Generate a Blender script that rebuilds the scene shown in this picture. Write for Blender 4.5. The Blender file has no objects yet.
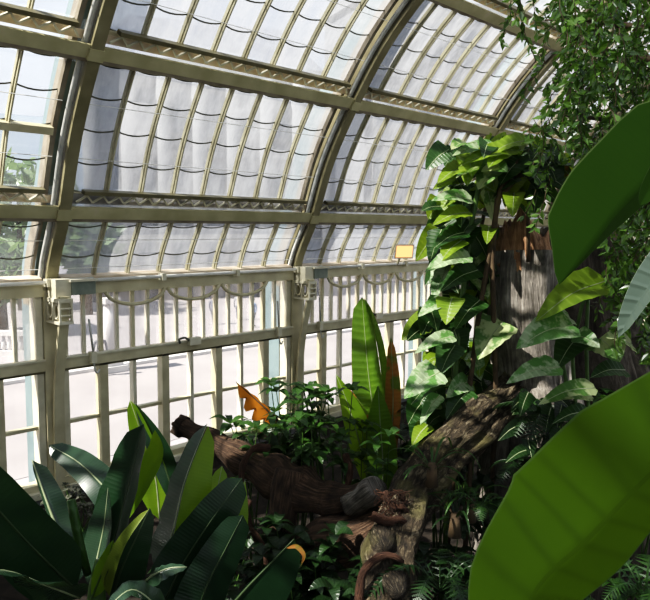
import bpy, math, random
from mathutils import Vector as V, noise, Matrix
random.seed(7)
R = random.uniform
S = bpy.context.scene
COL = S.collection
PI = math.pi

# ------------------------------------------------------------------ camera
F, YAW, PIT, ROL = 691.4, .8028, .1076, .0097
fw = V((math.sin(YAW)*math.cos(PIT), math.cos(YAW)*math.cos(PIT), -math.sin(PIT)))
rt0 = V((math.cos(YAW), -math.sin(YAW), 0)); up0 = rt0.cross(fw)
rt = rt0*math.cos(ROL)+up0*math.sin(ROL); up = up0*math.cos(ROL)-rt0*math.sin(ROL)
def W(px, py, d):
    return (fw + rt*((px-325)/F) + up*((300-py)/F))*d
def pxm(p, d): return p*d/F
TOCAM = -fw
LEFT = -rt0
UP = V((0, 0, 1))
cd = bpy.data.cameras.new('camera'); co = bpy.data.objects.new('camera', cd); COL.objects.link(co)
cd.sensor_width = 36; cd.lens = 36*F/650; cd.clip_start = .05; cd.clip_end = 500
m = Matrix.Identity(4)
for i in range(3):
    m[i][0] = rt[i]; m[i][1] = up[i]; m[i][2] = -fw[i]
co.matrix_world = m
S.camera = co

# ------------------------------------------------------------------ materials
def mat(name):
    M = bpy.data.materials.new(name); M.use_nodes = True
    nt = M.node_tree; nt.nodes.clear()
    out = nt.nodes.new('ShaderNodeOutputMaterial')
    def N(t, **kw):
        n = nt.nodes.new('ShaderNode'+t)
        for k, v in kw.items():
            if k.startswith('i_'):
                k = k[2:]; n.inputs[int(k) if k.isdigit() else k.replace('_', ' ')].default_value = v
            else: setattr(n, k, v)
        return n
    def L(a, b): nt.links.new(a, b)
    return M, N, L, out
def c4(c): return (c[0], c[1], c[2], 1)
def ramp(N, L, fac, stops):
    r = N('ValToRGB'); L(fac, r.inputs[0]); e = r.color_ramp.elements
    while len(e) < len(stops): e.new(.5)
    for el, (p, c) in zip(e, stops): el.position = p; el.color = c4(c)
    return r.outputs[0]
def mix(N, L, fac, a, b, mode='MIX'):
    n = N('MixRGB', blend_type=mode)
    for i, v in ((0, fac), (1, a), (2, b)):
        if isinstance(v, (int, float)): n.inputs[i].default_value = v
        elif isinstance(v, tuple): n.inputs[i].default_value = c4(v)
        else: L(v, n.inputs[i])
    return n.outputs[0]
def math_(N, L, op, a, b=0):
    n = N('Math', operation=op)
    for i, v in ((0, a), (1, b)):
        if isinstance(v, (int, float)): n.inputs[i].default_value = v
        else: L(v, n.inputs[i])
    return n.outputs[0]

def painted(name, c1, c2, scale=6., rough=.6, bump=.15, c3=None):
    M, N, L, o = mat(name)
    tc = N('TexCoord'); n1 = N('TexNoise', i_Scale=scale, i_Detail=6.); L(tc.outputs['Object'], n1.inputs[0])
    col = ramp(N, L, n1.outputs[0], [(.35, c1), (.65, c2)] + ([(.72, c3)] if c3 else []))
    p = N('BsdfPrincipled', i_Roughness=rough); L(col, p.inputs['Base Color'])
    b = N('Bump', i_Strength=bump, i_Distance=.02); L(n1.outputs[0], b.inputs['Height']); L(b.outputs[0], p.inputs['Normal'])
    L(p.outputs[0], o.inputs[0]); return M

def leafmat(name, dark, light, trans, tmix=.35, veins=0, vstr=.4, rough=.38, patch=None, patch_c=None, spec=.5, vcol=None, edge=None, bst=.25):
    """procedural leaf: uv.x across (-1..1), uv.y along"""
    M, N, L, o = mat(name)
    uv = N('UVMap'); sx = N('SeparateXYZ'); L(uv.outputs[0], sx.inputs[0])
    au = math_(N, L, 'ABSOLUTE', sx.outputs[0])
    tc = N('TexCoord')
    nz = N('TexNoise', i_Scale=5., i_Detail=4.); L(tc.outputs['Object'], nz.inputs[0])
    isl = N('NewGeometry')
    f = math_(N, L, 'ADD', math_(N, L, 'MULTIPLY', nz.outputs[0], .6), math_(N, L, 'MULTIPLY', isl.outputs['Random Per Island'], .45))
    col = ramp(N, L, f, [(.3, dark), (.75, light)])
    tcol = mix(N, L, .6, trans, col)
    tcol = mix(N, L, .0, tcol, trans)
    hgt = None
    if veins:
        ph = math_(N, L, 'SUBTRACT', math_(N, L, 'MULTIPLY', sx.outputs[1], veins*2*PI), math_(N, L, 'MULTIPLY', au, 2.2))
        w = math_(N, L, 'ADD', math_(N, L, 'MULTIPLY', math_(N, L, 'SINE', ph), .5), .5)
        w = math_(N, L, 'POWER', w, 6. if veins < 30 else 1.5)
        mid = math_(N, L, 'LESS_THAN', au, .035)
        w = math_(N, L, 'MAXIMUM', w, mid)
        hgt = w
        vc = vcol or tuple(min(1, x*1.7+.03) for x in light)
        vf = math_(N, L, 'MULTIPLY', w, vstr)
        col = mix(N, L, vf, col, vc); tcol = mix(N, L, vf, tcol, tuple(x*.45 for x in trans))
    if patch is not None:
        n2 = N('TexNoise', i_Scale=patch, i_Detail=3., i_Roughness=.6); L(tc.outputs['Object'], n2.inputs[0])
        pf = ramp(N, L, n2.outputs[0], [(.47, (0, 0, 0)), (.55, (1, 1, 1))])
        col = mix(N, L, pf, col, patch_c); tcol = mix(N, L, pf, tcol, patch_c)
    if edge:
        ef = math_(N, L, 'GREATER_THAN', au, .975)
        col = mix(N, L, ef, col, edge); tcol = mix(N, L, ef, tcol, edge)
    p = N('BsdfPrincipled', i_Roughness=rough); L(col, p.inputs['Base Color'])
    p.inputs['Specular IOR Level'].default_value = spec
    if hgt is not None:
        b = N('Bump', i_Strength=bst, i_Distance=.01); L(hgt, b.inputs['Height']); L(b.outputs[0], p.inputs['Normal'])
    t = N('BsdfTranslucent'); L(tcol, t.inputs[0])
    ms = N('MixShader', i_0=tmix); L(p.outputs[0], ms.inputs[1]); L(t.outputs[0], ms.inputs[2])
    L(ms.outputs[0], o.inputs[0]); return M

def barkmat(name, c1, c2, c3, scale=(7, 7, 1.6), strength=.9, moss=None):
    M, N, L, o = mat(name)
    uv = N('UVMap'); mp = N('Mapping'); mp.inputs['Scale'].default_value = scale; L(uv.outputs[0], mp.inputs[0])
    tc = N('TexCoord')
    n1 = N('TexNoise', i_Scale=3., i_Detail=8., i_Roughness=.65, i_Distortion=.6); L(mp.outputs[0], n1.inputs[0])
    n2 = N('TexNoise', i_Scale=9., i_Detail=6.); L(tc.outputs['Object'], n2.inputs[0])
    f = math_(N, L, 'ADD', math_(N, L, 'MULTIPLY', n1.outputs[0], .65), math_(N, L, 'MULTIPLY', n2.outputs[0], .35))
    col = ramp(N, L, f, [(.36, c1), (.52, c2), (.68, c3)])
    if moss:
        n3 = N('TexNoise', i_Scale=3.5, i_Detail=5.); L(tc.outputs['Object'], n3.inputs[0])
        mf = ramp(N, L, n3.outputs[0], [(.5, (0, 0, 0)), (.62, (.8, .8, .8))]); col = mix(N, L, mf, col, moss)
    p = N('BsdfPrincipled', i_Roughness=.9); L(col, p.inputs['Base Color'])
    b = N('Bump', i_Strength=strength, i_Distance=.05); L(f, b.inputs['Height']); L(b.outputs[0], p.inputs['Normal'])
    L(p.outputs[0], o.inputs[0]); return M

def glassmat(name, haze_lo, haze_hi, tint, hcol, streak=(1, 1, 1), gloss=.04):
    M, N, L, o = mat(name)
    tc = N('TexCoord'); mp = N('Mapping'); mp.inputs['Scale'].default_value = streak; L(tc.outputs['Object'], mp.inputs[0])
    n1 = N('TexNoise', i_Scale=2.2, i_Detail=8., i_Roughness=.65); L(mp.outputs[0], n1.inputs[0])
    g = N('NewGeometry')
    f = math_(N, L, 'ADD', n1.outputs[0], math_(N, L, 'MULTIPLY', math_(N, L, 'SUBTRACT', g.outputs['Random Per Island'], .5), .22))
    fac = ramp(N, L, f, [(.3, (haze_lo,)*3), (.7, (haze_hi,)*3)])
    tr = N('BsdfTransparent', i_0=c4(tint))
    tl = N('BsdfTranslucent', i_0=c4(hcol)); df = N('BsdfDiffuse', i_0=c4(hcol))
    m1 = N('MixShader', i_0=.25); L(tl.outputs[0], m1.inputs[1]); L(df.outputs[0], m1.inputs[2])
    m2 = N('MixShader'); L(fac, m2.inputs[0]); L(tr.outputs[0], m2.inputs[1]); L(m1.outputs[0], m2.inputs[2])
    gl = N('BsdfGlossy', i_Roughness=.08); m3 = N('MixShader', i_0=gloss); L(m2.outputs[0], m3.inputs[1]); L(gl.outputs[0], m3.inputs[2])
    L(m3.outputs[0], o.inputs[0]); return M

CREAM = painted('cream_paint', (.50, .455, .30), (.62, .575, .40), 5, .55, .1)
CREAM_L = painted('pale_cream_paint', (.60, .56, .42), (.74, .71, .57), 5, .5, .1)
OLIVE = painted('olive_cream_paint', (.40, .37, .21), (.50, .465, .285), 4, .55, .12, (.52, .47, .32))
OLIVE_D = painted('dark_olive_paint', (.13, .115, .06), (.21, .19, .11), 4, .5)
BARPAINT = painted('olive_glazing_bar', (.43, .395, .26), (.54, .505, .36), 5, .55, .1)
FLANGE = painted('dull_olive_flange', (.19, .17, .095), (.28, .255, .15), 3, .55, .12, (.36, .33, .22))
TAN = painted('tan_board_paint', (.62, .50, .36), (.78, .67, .52), 7, .7)
BROWN = painted('weathered_brown_frame', (.20, .165, .12), (.31, .27, .20), 6, .7)
GREYROD = painted('grey_metal_rod', (.42, .43, .41), (.6, .6, .57), 9, .4)
WHITEPIPE = painted('white_painted_pipe', (.76, .75, .70), (.86, .85, .80), 9, .8)
GEARG = painted('grey_green_gear_box', (.17, .2, .165), (.25, .28, .23), 9, .5)
TEAL = painted('teal_exterior_fin', (.15, .21, .225), (.20, .27, .285), 3, .6)
LAP = painted('dark_pane_lap', (.10, .10, .075), (.17, .165, .13), 8, .6)
IRON = painted('dark_iron', (.12, .12, .10), (.2, .2, .17), 8, .6)
GLASS_ROOF = glassmat('hazy_roof_glass', .40, .85, (.85, .88, .93), (.47, .475, .49), (2.2, .8, .8))
GLASS_CLEAR = glassmat('clear_roof_glass', .04, .16, (.97, .98, 1), (.85, .88, .9))
GLASS_UP = glassmat('milky_upper_glass', .20, .55, (.97, .97, .97), (.62, .60, .60), (2, 1, .5))
GLASS_LOW = glassmat('clear_lower_glass', .02, .10, (.98, .98, .97), (.8, .8, .78))

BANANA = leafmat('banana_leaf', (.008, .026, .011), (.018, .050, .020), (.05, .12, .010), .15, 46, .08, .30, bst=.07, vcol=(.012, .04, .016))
BANANA_L = leafmat('backlit_banana_leaf', (.09, .20, .012), (.20, .34, .02), (.50, .68, .03), .55, 46, .12, .36, bst=.07)  # yellow-green leaf, brightened in colour to stand in for backlight
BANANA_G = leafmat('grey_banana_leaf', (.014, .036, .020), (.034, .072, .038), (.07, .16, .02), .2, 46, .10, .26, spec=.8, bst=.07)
BANANA_Y = leafmat('yellow_edged_leaf', (.09, .15, .02), (.20, .25, .03), (.36, .45, .04), .42, 46, .2, .4, bst=.07)
SHADELEAF = leafmat('shade_dark_leaf', (.008, .022, .007), (.022, .055, .014), (.06, .14, .01), .2, 8, .2, .35)  # leaf colour darkened to stand in for deep understory shade
MIDLEAF = leafmat('mid_leaf', (.018, .055, .012), (.055, .13, .022), (.16, .32, .02), .32, 8, .25, .35)
FICUS = leafmat('fig_leaf', (.025, .068, .014), (.16, .29, .05), (.25, .45, .03), .33, 0, 0, .22, spec=.9)
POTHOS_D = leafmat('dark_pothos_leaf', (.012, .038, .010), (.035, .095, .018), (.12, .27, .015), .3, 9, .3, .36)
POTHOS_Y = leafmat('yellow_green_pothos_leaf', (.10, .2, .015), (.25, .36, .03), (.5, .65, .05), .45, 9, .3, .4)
POTHOS_P = leafmat('pale_variegated_pothos_leaf', (.20, .29, .16), (.42, .50, .32), (.4, .52, .2), .3, 9, .35, .4, 9., (.12, .26, .07))
POTHOS_V = leafmat('marbled_pothos_leaf', (.07, .16, .04), (.13, .25, .06), (.3, .5, .06), .36, 9, .3, .4, 7., (.48, .55, .28))
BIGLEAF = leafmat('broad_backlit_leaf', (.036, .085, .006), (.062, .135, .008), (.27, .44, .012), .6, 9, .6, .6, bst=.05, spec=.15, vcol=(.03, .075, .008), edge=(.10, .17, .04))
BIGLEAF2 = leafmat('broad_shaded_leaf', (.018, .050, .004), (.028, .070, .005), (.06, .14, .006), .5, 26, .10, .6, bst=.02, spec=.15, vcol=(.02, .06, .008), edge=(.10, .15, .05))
BIGLEAF3 = leafmat('blue_grey_leaf', (.07, .10, .08), (.11, .15, .115), (.05, .1, .03), .2, 12, .04, .4, edge=(.2, .25, .18))
MIDRIB = painted('pale_midrib', (.25, .30, .16), (.38, .42, .26), 9, .45, .05)
MIDRIB_B = painted('green_midrib', (.03, .065, .008), (.045, .085, .012), 9, .95, .05)
MIDRIB_D = painted('dark_midrib', (.03, .055, .02), (.05, .08, .03), 9, .45, .05)
STEMG = painted('green_stem', (.05, .11, .02), (.1, .18, .04), 9, .5, .05)
STEMB = painted('brown_stem', (.06, .04, .022), (.13, .09, .05), 9, .8, .3)
RUST = leafmat('rusty_orange_leaf', (.50, .15, .01), (.78, .28, .02), (.95, .40, .03), .5, 0, 0, .6, edge=(.03, .02, .01))
NESTLEAF = leafmat('upright_green_leaf', (.07, .16, .015), (.13, .25, .02), (.36, .52, .03), .38, 30, .18, .35, edge=(.3, .28, .05))
NESTBROWN = leafmat('browning_leaf', (.30, .12, .03), (.45, .21, .05), (.6, .3, .05), .35, 30, .2, .6, 6., (.16, .22, .03))
BARK = barkmat('grey_bark', (.05, .044, .036), (.24, .215, .185), (.55, .51, .45), (5, 1.1, 1), 1.)
BARK_D = barkmat('dark_bark', (.03, .024, .018), (.085, .07, .052), (.19, .16, .125), (5, 1.1, 1), 1.)
BARK_LOG = barkmat('mottled_log_bark', (.012, .009, .006), (.10, .075, .045), (.58, .49, .33), (4, 5, 1), 2.2, (.19, .17, .07))  # lightest bark tone raised to stand in for sun on the log
BARK_B = barkmat('brown_log_bark', (.02, .013, .009), (.10, .06, .036), (.27, .17, .11), (4, 1.6, 1), 1.4)
BAREWOOD = barkmat('bare_orange_wood', (.14, .07, .035), (.42, .24, .13), (.62, .42, .26), (6, .8, 1), .8)
ROOT = barkmat('reddish_root', (.04, .018, .010), (.12, .055, .030), (.27, .15, .09), (3, 4, 1), 1.2)
SOIL = painted('dark_soil', (.012, .009, .006), (.035, .026, .018), 9, .95, .8)
PEBBLE = painted('dark_groundcover', (.03, .04, .02), (.22, .22, .17), 30, .9, .8)
PAVE = painted('pale_pavement', (.385, .355, .36), (.44, .41, .415), .5, .9, .05)
ROADM = painted('pinkish_road', (.32, .295, .295), (.365, .34, .34), .4, .9, .05)
KERB = painted('white_kerb', (.6, .58, .57), (.66, .64, .63), 1, .8, .05)
STONE = painted('grey_stone_wall', (.16, .165, .18), (.22, .22, .23), .4, .9, .1)
STONE_L = painted('pale_stone', (.22, .22, .22), (.28, .28, .28), .5, .8, .1)
PANEW = painted('dark_window_pane', (.08, .10, .13), (.14, .16, .20), 1, .25, 0)
ROOFM = painted('slate_roof', (.20, .21, .24), (.28, .29, .32), .6, .7, .1)
HILLM = painted('hazy_hill', (.17, .20, .24), (.22, .25, .28), .05, 1, 0)
TREEM = leafmat('far_tree_leaf', (.10, .16, .07), (.2, .28, .12), (.2, .3, .08), .3)
INWALL = painted('opaque_inner_wall', (.42, .42, .38), (.5, .5, .46), 1, .95, .1)
SKIN = painted('skin', (.45, .29, .2), (.5, .33, .24), 3, .6, 0)
HAIRM = painted('dark_hair', (.04, .03, .02), (.07, .05, .04), 9, .7, 0)

# ------------------------------------------------------------------ builders
class MB:
    def __init__(s): s.v = []; s.f = []; s.uv = []
    def add(s, vs, fs, uvs=None):
        o = len(s.v); s.v += [tuple(p) for p in vs]; s.f += [tuple(i+o for i in f) for f in fs]
        s.uv += uvs if uvs else [(0, 0)]*len(vs)
    def hexa(s, p):       # 8 points: bottom loop, top loop
        s.add(p, [(3, 2, 1, 0), (4, 5, 6, 7), (0, 1, 5, 4), (1, 2, 6, 5), (2, 3, 7, 6), (3, 0, 4, 7)])
    def box(s, x0, x1, y0, y1, z0, z1):
        s.hexa([(x0, y0, z0), (x1, y0, z0), (x1, y1, z0), (x0, y1, z0), (x0, y0, z1), (x1, y0, z1), (x1, y1, z1), (x0, y1, z1)])
    def obox(s, c, ax, ay, az):   # centre and half-axis vectors
        p = []
        for k in (-1, 1):
            for i, j in ((-1, -1), (1, -1), (1, 1), (-1, 1)): p.append(c+ax*i+ay*j+az*k)
        s.hexa(p)
    def tube(s, pts, rad, n=8, cap=True, rough=0, rfreq=3., ridge=0, vscale=1.):
        pts = [V(p) for p in pts]; m = len(pts)
        if not hasattr(rad, '__len__'): rad = [rad]*m
        vs = []; fs = []; uvs = []; prev = None; acc = 0
        for i, p in enumerate(pts):
            t = (pts[min(i+1, m-1)]-pts[max(i-1, 0)]).normalized()
            if prev is None:
                a = V((0, 0, 1)) if abs(t.z) < .9 else V((1, 0, 0)); u = t.cross(a).normalized()
            else:
                u = (prev-t*prev.dot(t)).normalized(); acc += (p-pts[i-1]).length
            prev = u; w = t.cross(u)
            for k in range(n):
                a = 2*PI*k/n; d = u*math.cos(a)+w*math.sin(a); r = rad[i]
                if rough: r *= 1+rough*noise.noise(p*rfreq*.6+d*rad[i]*rfreq)
                if ridge: r *= 1+ridge*noise.noise(V((math.cos(a)*3.2, math.sin(a)*3.2, acc*.7)))+ridge*.5*noise.noise(V((math.cos(a)*8, math.sin(a)*8, acc*1.5)))
                vs.append(p+d*r); uvs.append((abs(2*k/n-1)*2, acc*vscale))
        for i in range(m-1):
            for k in range(n):
                k2 = (k+1) % n; fs.append((i*n+k, i*n+k2, (i+1)*n+k2, (i+1)*n+k))
        if cap: fs.append(tuple(range(n-1, -1, -1))); fs.append(tuple((m-1)*n+k for k in range(n)))
        s.add(vs, fs, uvs)
    def build(s, name, mt, parent=None, smooth=False):
        me = bpy.data.meshes.new(name); 
        base = parent.matrix_world.translation.copy() if parent else None
        org = parent['_o'] if parent and '_o' in parent else None
        if org is not None:
            ox, oy, oz = org; vv = [(x-ox, y-oy, z-oz) for x, y, z in s.v]
        else: vv = s.v
        me.from_pydata(vv, [], s.f); me.update()
        ul = me.uv_layers.new(name='UVMap')
        for lp in me.loops: ul.data[lp.index].uv = s.uv[lp.vertex_index]
        if smooth:
            for p in me.polygons: p.use_smooth = True
        for q in (mt if isinstance(mt, (list, tuple)) else [mt]): me.materials.append(q)
        o = bpy.data.objects.new(name, me); COL.objects.link(o)
        if parent:
            o.parent = parent
            if org is not None: o['_o'] = list(org)
        return o

THINGS = []
def tag(o, label, cat, group=None, kind=None):
    o['label'] = label; o['category'] = cat
    if group: o['group'] = group
    if kind: o['kind'] = kind
    return o
def thing(name, label, cat, loc=(0, 0, 0), group=None, kind=None):
    o = bpy.data.objects.new(name, None); COL.objects.link(o); o.location = loc; o.empty_display_size = .1
    o['_o'] = list(loc)
    return tag(o, label, cat, group, kind)
def solo(name, mb, mt, label, cat, group=None, kind=None, smooth=False):
    o = mb.build(name, mt, None, smooth); return tag(o, label, cat, group, kind)

def crom(pts, n):
    """Catmull-Rom resample"""
    P = [V(p) for p in pts]
    if len(P) == 2: return [P[0].lerp(P[1], i/n) for i in range(n+1)]
    P = [P[0]*2-P[1]]+P+[P[-1]*2-P[-2]]; k = len(P)-3; out = []
    for i in range(n+1):
        t = i/n*k; j = min(int(t), k-1); t -= j; a, b, c, d = P[j:j+4]
        out.append(.5*((2*b)+(c-a)*t+(2*a-5*b+4*c-d)*t*t+(3*b-a-3*c+d)*t**3))
    return out
def lerpl(xs, t):
    t = t*(len(xs)-1); j = min(int(t), len(xs)-2); return xs[j]+(xs[j+1]-xs[j])*(t-j)

SHAPES = {
 'banana': lambda t: max(0, min(1, t/.16))**.7*max(0, (1-t))**.30*1.1,
 'heart': lambda t: (max(0, min(1, (t+.02)/.14))**.5)*max(0, 1-t**1.7)**.8,
 'ellipse': lambda t: max(0, math.sin(PI*min(1, max(0, t))))**.75,
 'lance': lambda t: max(0, math.sin(PI*max(0, t)**.8))**.9,
 'broad': lambda t: max(0, min(1, t/.22))**.6*max(0, 1-t)**.5*1.2,
 'strap': lambda t: min(1, (.35+t*1.6))*max(0, 1-t)**.35,
}
def blade(mb, pts, wl, wr, N, shape='banana', fl=.2, fr=.2, wave=0, wfreq=5, n=14, nc=4, curl=0, notch=0, flat_tip=False):
    sp = crom(pts, n); sh = SHAPES[shape] if isinstance(shape, str) else shape
    ph = R(0, 6); vs = []; fs = []; uvs = []; m = 2*nc+1
    for i, p in enumerate(sp):
        t = i/n; T = (sp[min(i+1, n)]-sp[max(i-1, 0)]).normalized()
        nn = lerpl(N, t) if isinstance(N, list) else N
        nn = (nn-T*nn.dot(T)).normalized(); sd = T.cross(nn)
        for j in range(-nc, nc+1):
            s = j/nc; a = abs(s); wv = wr if s > 0 else wl
            w = (lerpl(wv, t) if isinstance(wv, (list, tuple)) else wv)*sh(t)
            if notch and a > .5 and (i % 3 == 1): w *= 1-notch
            fo = (fr if s > 0 else fl)+curl*a
            q = p+sd*(math.copysign(1, s)*a*w*math.cos(fo))+nn*(a*w*math.sin(fo))
            if wave: q += nn*(wave*a*w*math.sin(wfreq*t*2*PI+ph+(1.3 if s > 0 else 0)))
            vs.append(q); uvs.append((s, t))
    for i in range(n):
        for j in range(m-1):
            a = i*m+j; fs.append((a, a+1, a+m+1, a+m))
    mb.add(vs, fs, uvs)
    return sp
def leafpart(parent, pts, wl, wr, N, mt, midrib=.008, ribmat=None, stalk=None, name='leaf', **kw):
    mb = MB(); sp = blade(mb, pts, wl, wr, N, **kw); o = mb.build(name, mt, parent, True)
    if midrib:
        mb = MB(); k = len(sp); pp = (crom([V(q) for q in stalk]+[sp[0]], 6)[:-1] if stalk else [])+sp
        rr = [midrib*(1.3 if i < len(pp)-k else 1.0-.8*(i-len(pp)+k)/k) for i in range(len(pp))]
        mb.tube(pp, rr, 6); mb.build('midrib', ribmat or (MIDRIB_D if mt is BANANA else MIDRIB), o, True)
    return o

# ------------------------------------------------------------------ conservatory profile  (q inward from wall, h height)
D, X0, BAY = 7., 3.154, 3.504
PR = [(0, -3.6), (0, -2.6), (0, -1.6), (.0, -.756), (.10, -.38), (.33, .04), (.63, .80), (1.033, 1.465), (1.52, 2.11), (2.07, 2.62), (2.75, 3.06), (3.5, 3.42), (4.4, 3.72), (5.4, 3.9)]
_c = crom([V((q, h, 0)) for q, h in PR], 520)
PS = [0.]
for a, b in zip(_c, _c[1:]): PS.append(PS[-1]+(b-a).length)
def s_at_h(h):
    for i in range(len(_c)-1):
        if _c[i].y <= h <= _c[i+1].y: return PS[i]+(PS[i+1]-PS[i])*(h-_c[i].y)/max(1e-9, _c[i+1].y-_c[i].y)
    return PS[-1]
def pt(x, s, n=0):
    lo, hi = 0, len(PS)-1
    while hi-lo > 1:
        k = (lo+hi)//2
        if PS[k] <= s: lo = k
        else: hi = k
    f = (s-PS[lo])/max(1e-9, PS[hi]-PS[lo]); p = _c[lo].lerp(_c[hi], f)
    a = _c[max(lo-2, 0)]; b = _c[min(hi+2, len(_c)-1)]; t = (b-a).normalized()
    q = p.x-t.y*n; h = p.y+t.x*n
    return V((x, D-q, h))
def strip(mb, s0, s1, xa, xb, n0, n1, seg=12):
    vs = []; fs = []
    for i in range(seg+1):
        s = s0+(s1-s0)*i/seg
        vs += [pt(xa, s, n0), pt(xb, s, n0), pt(xb, s, n1), pt(xa, s, n1)]
    for i in range(seg):
        for k in range(4):
            k2 = (k+1) % 4; fs.append((i*4+k, i*4+k2, i*4+4+k2, i*4+4+k))
    fs += [(3, 2, 1, 0), tuple(seg*4+k for k in range(4))]
    mb.add(vs, fs)
sL5, sL4, sL3, sP3, sP2, sP1, sP0, sE = (s_at_h(h) for h in (-2.79, -1.53, -.756, .04, 1.465, 2.62, 3.42, 3.9))
K0, K1 = -2, 5
xr = lambda k: X0+BAY*k
ORD = {-2: 'outermost left', -1: 'leftmost', 0: 'second', 1: 'third', 2: 'fourth', 3: 'fifth', 4: 'sixth'}
tn = [0]
def trim(label, cat='beam'):
    tn[0] += 1; return thing('trim_%d' % tn[0], label, cat, kind='structure')

# ribs
for k in range(K0, K1+1):
    x = xr(k)
    where = {0: 'at the left of the photo, beside the first gear box', 1: 'in the middle of the photo, left of the tall upright leaf', 2: 'reaching up behind the stump\'s leafy crown', 3: 'at the far right behind the fig branches'}.get(k, 'out of the frame on the left' if k < 0 else 'hidden at the far right end, number %d' % (k-3))
    t = trim('curved cream iron rib of the glasshouse '+where, 'rib')
    mb = MB(); strip(mb, sL3-.25, sE, x-.06, x+.06, -.02, .02, 40); mb.build('inner_flange', FLANGE, t)
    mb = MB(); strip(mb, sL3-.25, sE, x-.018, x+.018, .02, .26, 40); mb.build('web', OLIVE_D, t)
    for sg in (-1, 1):
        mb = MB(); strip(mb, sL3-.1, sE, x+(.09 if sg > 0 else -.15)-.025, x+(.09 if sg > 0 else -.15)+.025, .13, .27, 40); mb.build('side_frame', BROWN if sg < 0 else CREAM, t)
    mb = MB(); n = 40; mb.tube([pt(x-.085, sL3+(sE-sL3)*i/n, .07) for i in range(n+1)], .028, 8); mb.build('rod', GREYROD, t, True)
    mb = MB(); strip(mb, sL5-.3, sE, x-.045, x+.045, .30, .62, 40); mb.build('exterior_fin', TEAL, t)
    # post
    mb = MB(); mb.box(x-.095, x+.095, D-.03, D+.16, -3.3, -.62); mb.box(x-.115, x+.115, D-.05, D+.16, -3.3, -2.7); mb.build('post', CREAM, t)
    mb = MB(); mb.box(x-.17, x-.10, D+.0, D+.14, -3.2, -.62); mb.box(x+.10, x+.17, D+.0, D+.14, -3.2, -.62); mb.build('window_stile', CREAM_L, t)
    # curved brace running down the inner face of the post
    mb = MB(); sp = crom([V((x, D-.30, -.74)), V((x, D-.26, -1.05)), V((x, D-.15, -1.5)), V((x, D-.08, -2.1)), V((x, D-.06, -3.2))], 18)
    for a, b in zip(sp, sp[1:]):
        mb.hexa([a+V((-.05, .02, 0)), a+V((.05, .02, 0)), a+V((.05, -.02, 0)), a+V((-.05, -.02, 0)), b+V((-.05, .02, 0)), b+V((.05, .02, 0)), b+V((.05, -.02, 0)), b+V((-.05, -.02, 0))])
    mb.build('brace', CREAM, t)
    # pierced bracket: plates with ring ornaments
    mb = MB(); mb.box(x-.075, x+.075, D-.34, D-.02, -.80, -.76); mb.box(x-.075, x+.075, D-.34, D-.02, -1.02, -.99)
    for yy in (-.33, -.18, -.04):
        mb.box(x-.07, x-.05, D+yy-.012, D+yy+.012, -1.0, -.78); mb.box(x+.05, x+.07, D+yy-.012, D+yy+.012, -1.0, -.78)
    for yy in (-.255, -.11):
        for sg in (-1, 1):
            c = V((x+sg*.06, D+yy, -.89)); mb.tube([c+V((0, math.cos(a)*.055, math.sin(a)*.075)) for a in [2*PI*i/12 for i in range(13)]], .012, 5, False)
    for zz in (-.86, -.93): mb.tube([V((x-.06, D-.34, zz)), V((x+.06, D-.34, zz))], .012, 6)
    mb.build('pierced_bracket', CREAM_L, t)
    for s_, nm in ((sP3, 'clip'), (sP2, 'clip'), (sP1, 'clip')):
        mb = MB(); strip(mb, s_-.01, s_+.10, x-.075, x+.075, -.035, .05, 2); mb.build(nm, OLIVE, t)

XA, XB = xr(K0), xr(K1)
# purlins
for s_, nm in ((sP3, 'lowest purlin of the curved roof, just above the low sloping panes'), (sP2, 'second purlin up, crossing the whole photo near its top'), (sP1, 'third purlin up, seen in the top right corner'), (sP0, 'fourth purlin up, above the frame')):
    t = trim('olive painted '+nm, 'purlin')
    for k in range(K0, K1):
        a, b = xr(k)+.05, xr(k+1)-.05
        mb = MB(); strip(mb, s_, s_+.125, a, b, -.005, .03, 2); strip(mb, s_, s_+.03, a, b, .03, .2, 2); mb.build('channel_beam', OLIVE, t)
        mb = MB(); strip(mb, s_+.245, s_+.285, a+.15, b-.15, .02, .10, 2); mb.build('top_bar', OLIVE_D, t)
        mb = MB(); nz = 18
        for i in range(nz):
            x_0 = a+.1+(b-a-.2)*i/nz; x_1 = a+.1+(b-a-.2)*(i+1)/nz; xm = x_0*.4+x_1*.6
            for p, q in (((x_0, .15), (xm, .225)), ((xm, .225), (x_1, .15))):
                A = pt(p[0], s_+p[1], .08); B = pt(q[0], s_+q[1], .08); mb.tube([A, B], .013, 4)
        mb.build('sunlit_slivers', CREAM_L, t)  # pale zigzag modelled in place of sunlit slivers on the tan board
        mb = MB(); strip(mb, s_+.12, s_+.20, a, b, .12, .135, 2); mb.build('backing_board', TAN, t)
        mb = MB(); strip(mb, s_-.035, s_-.002, a, b, .0, .05, 2); mb.build('lower_lip', BROWN, t)
        mb = MB(); strip(mb, s_-.13, s_+.27, a, b, .20, .205, 3); mb.build('glazing_strip', GLASS_CLEAR, t)
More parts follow.
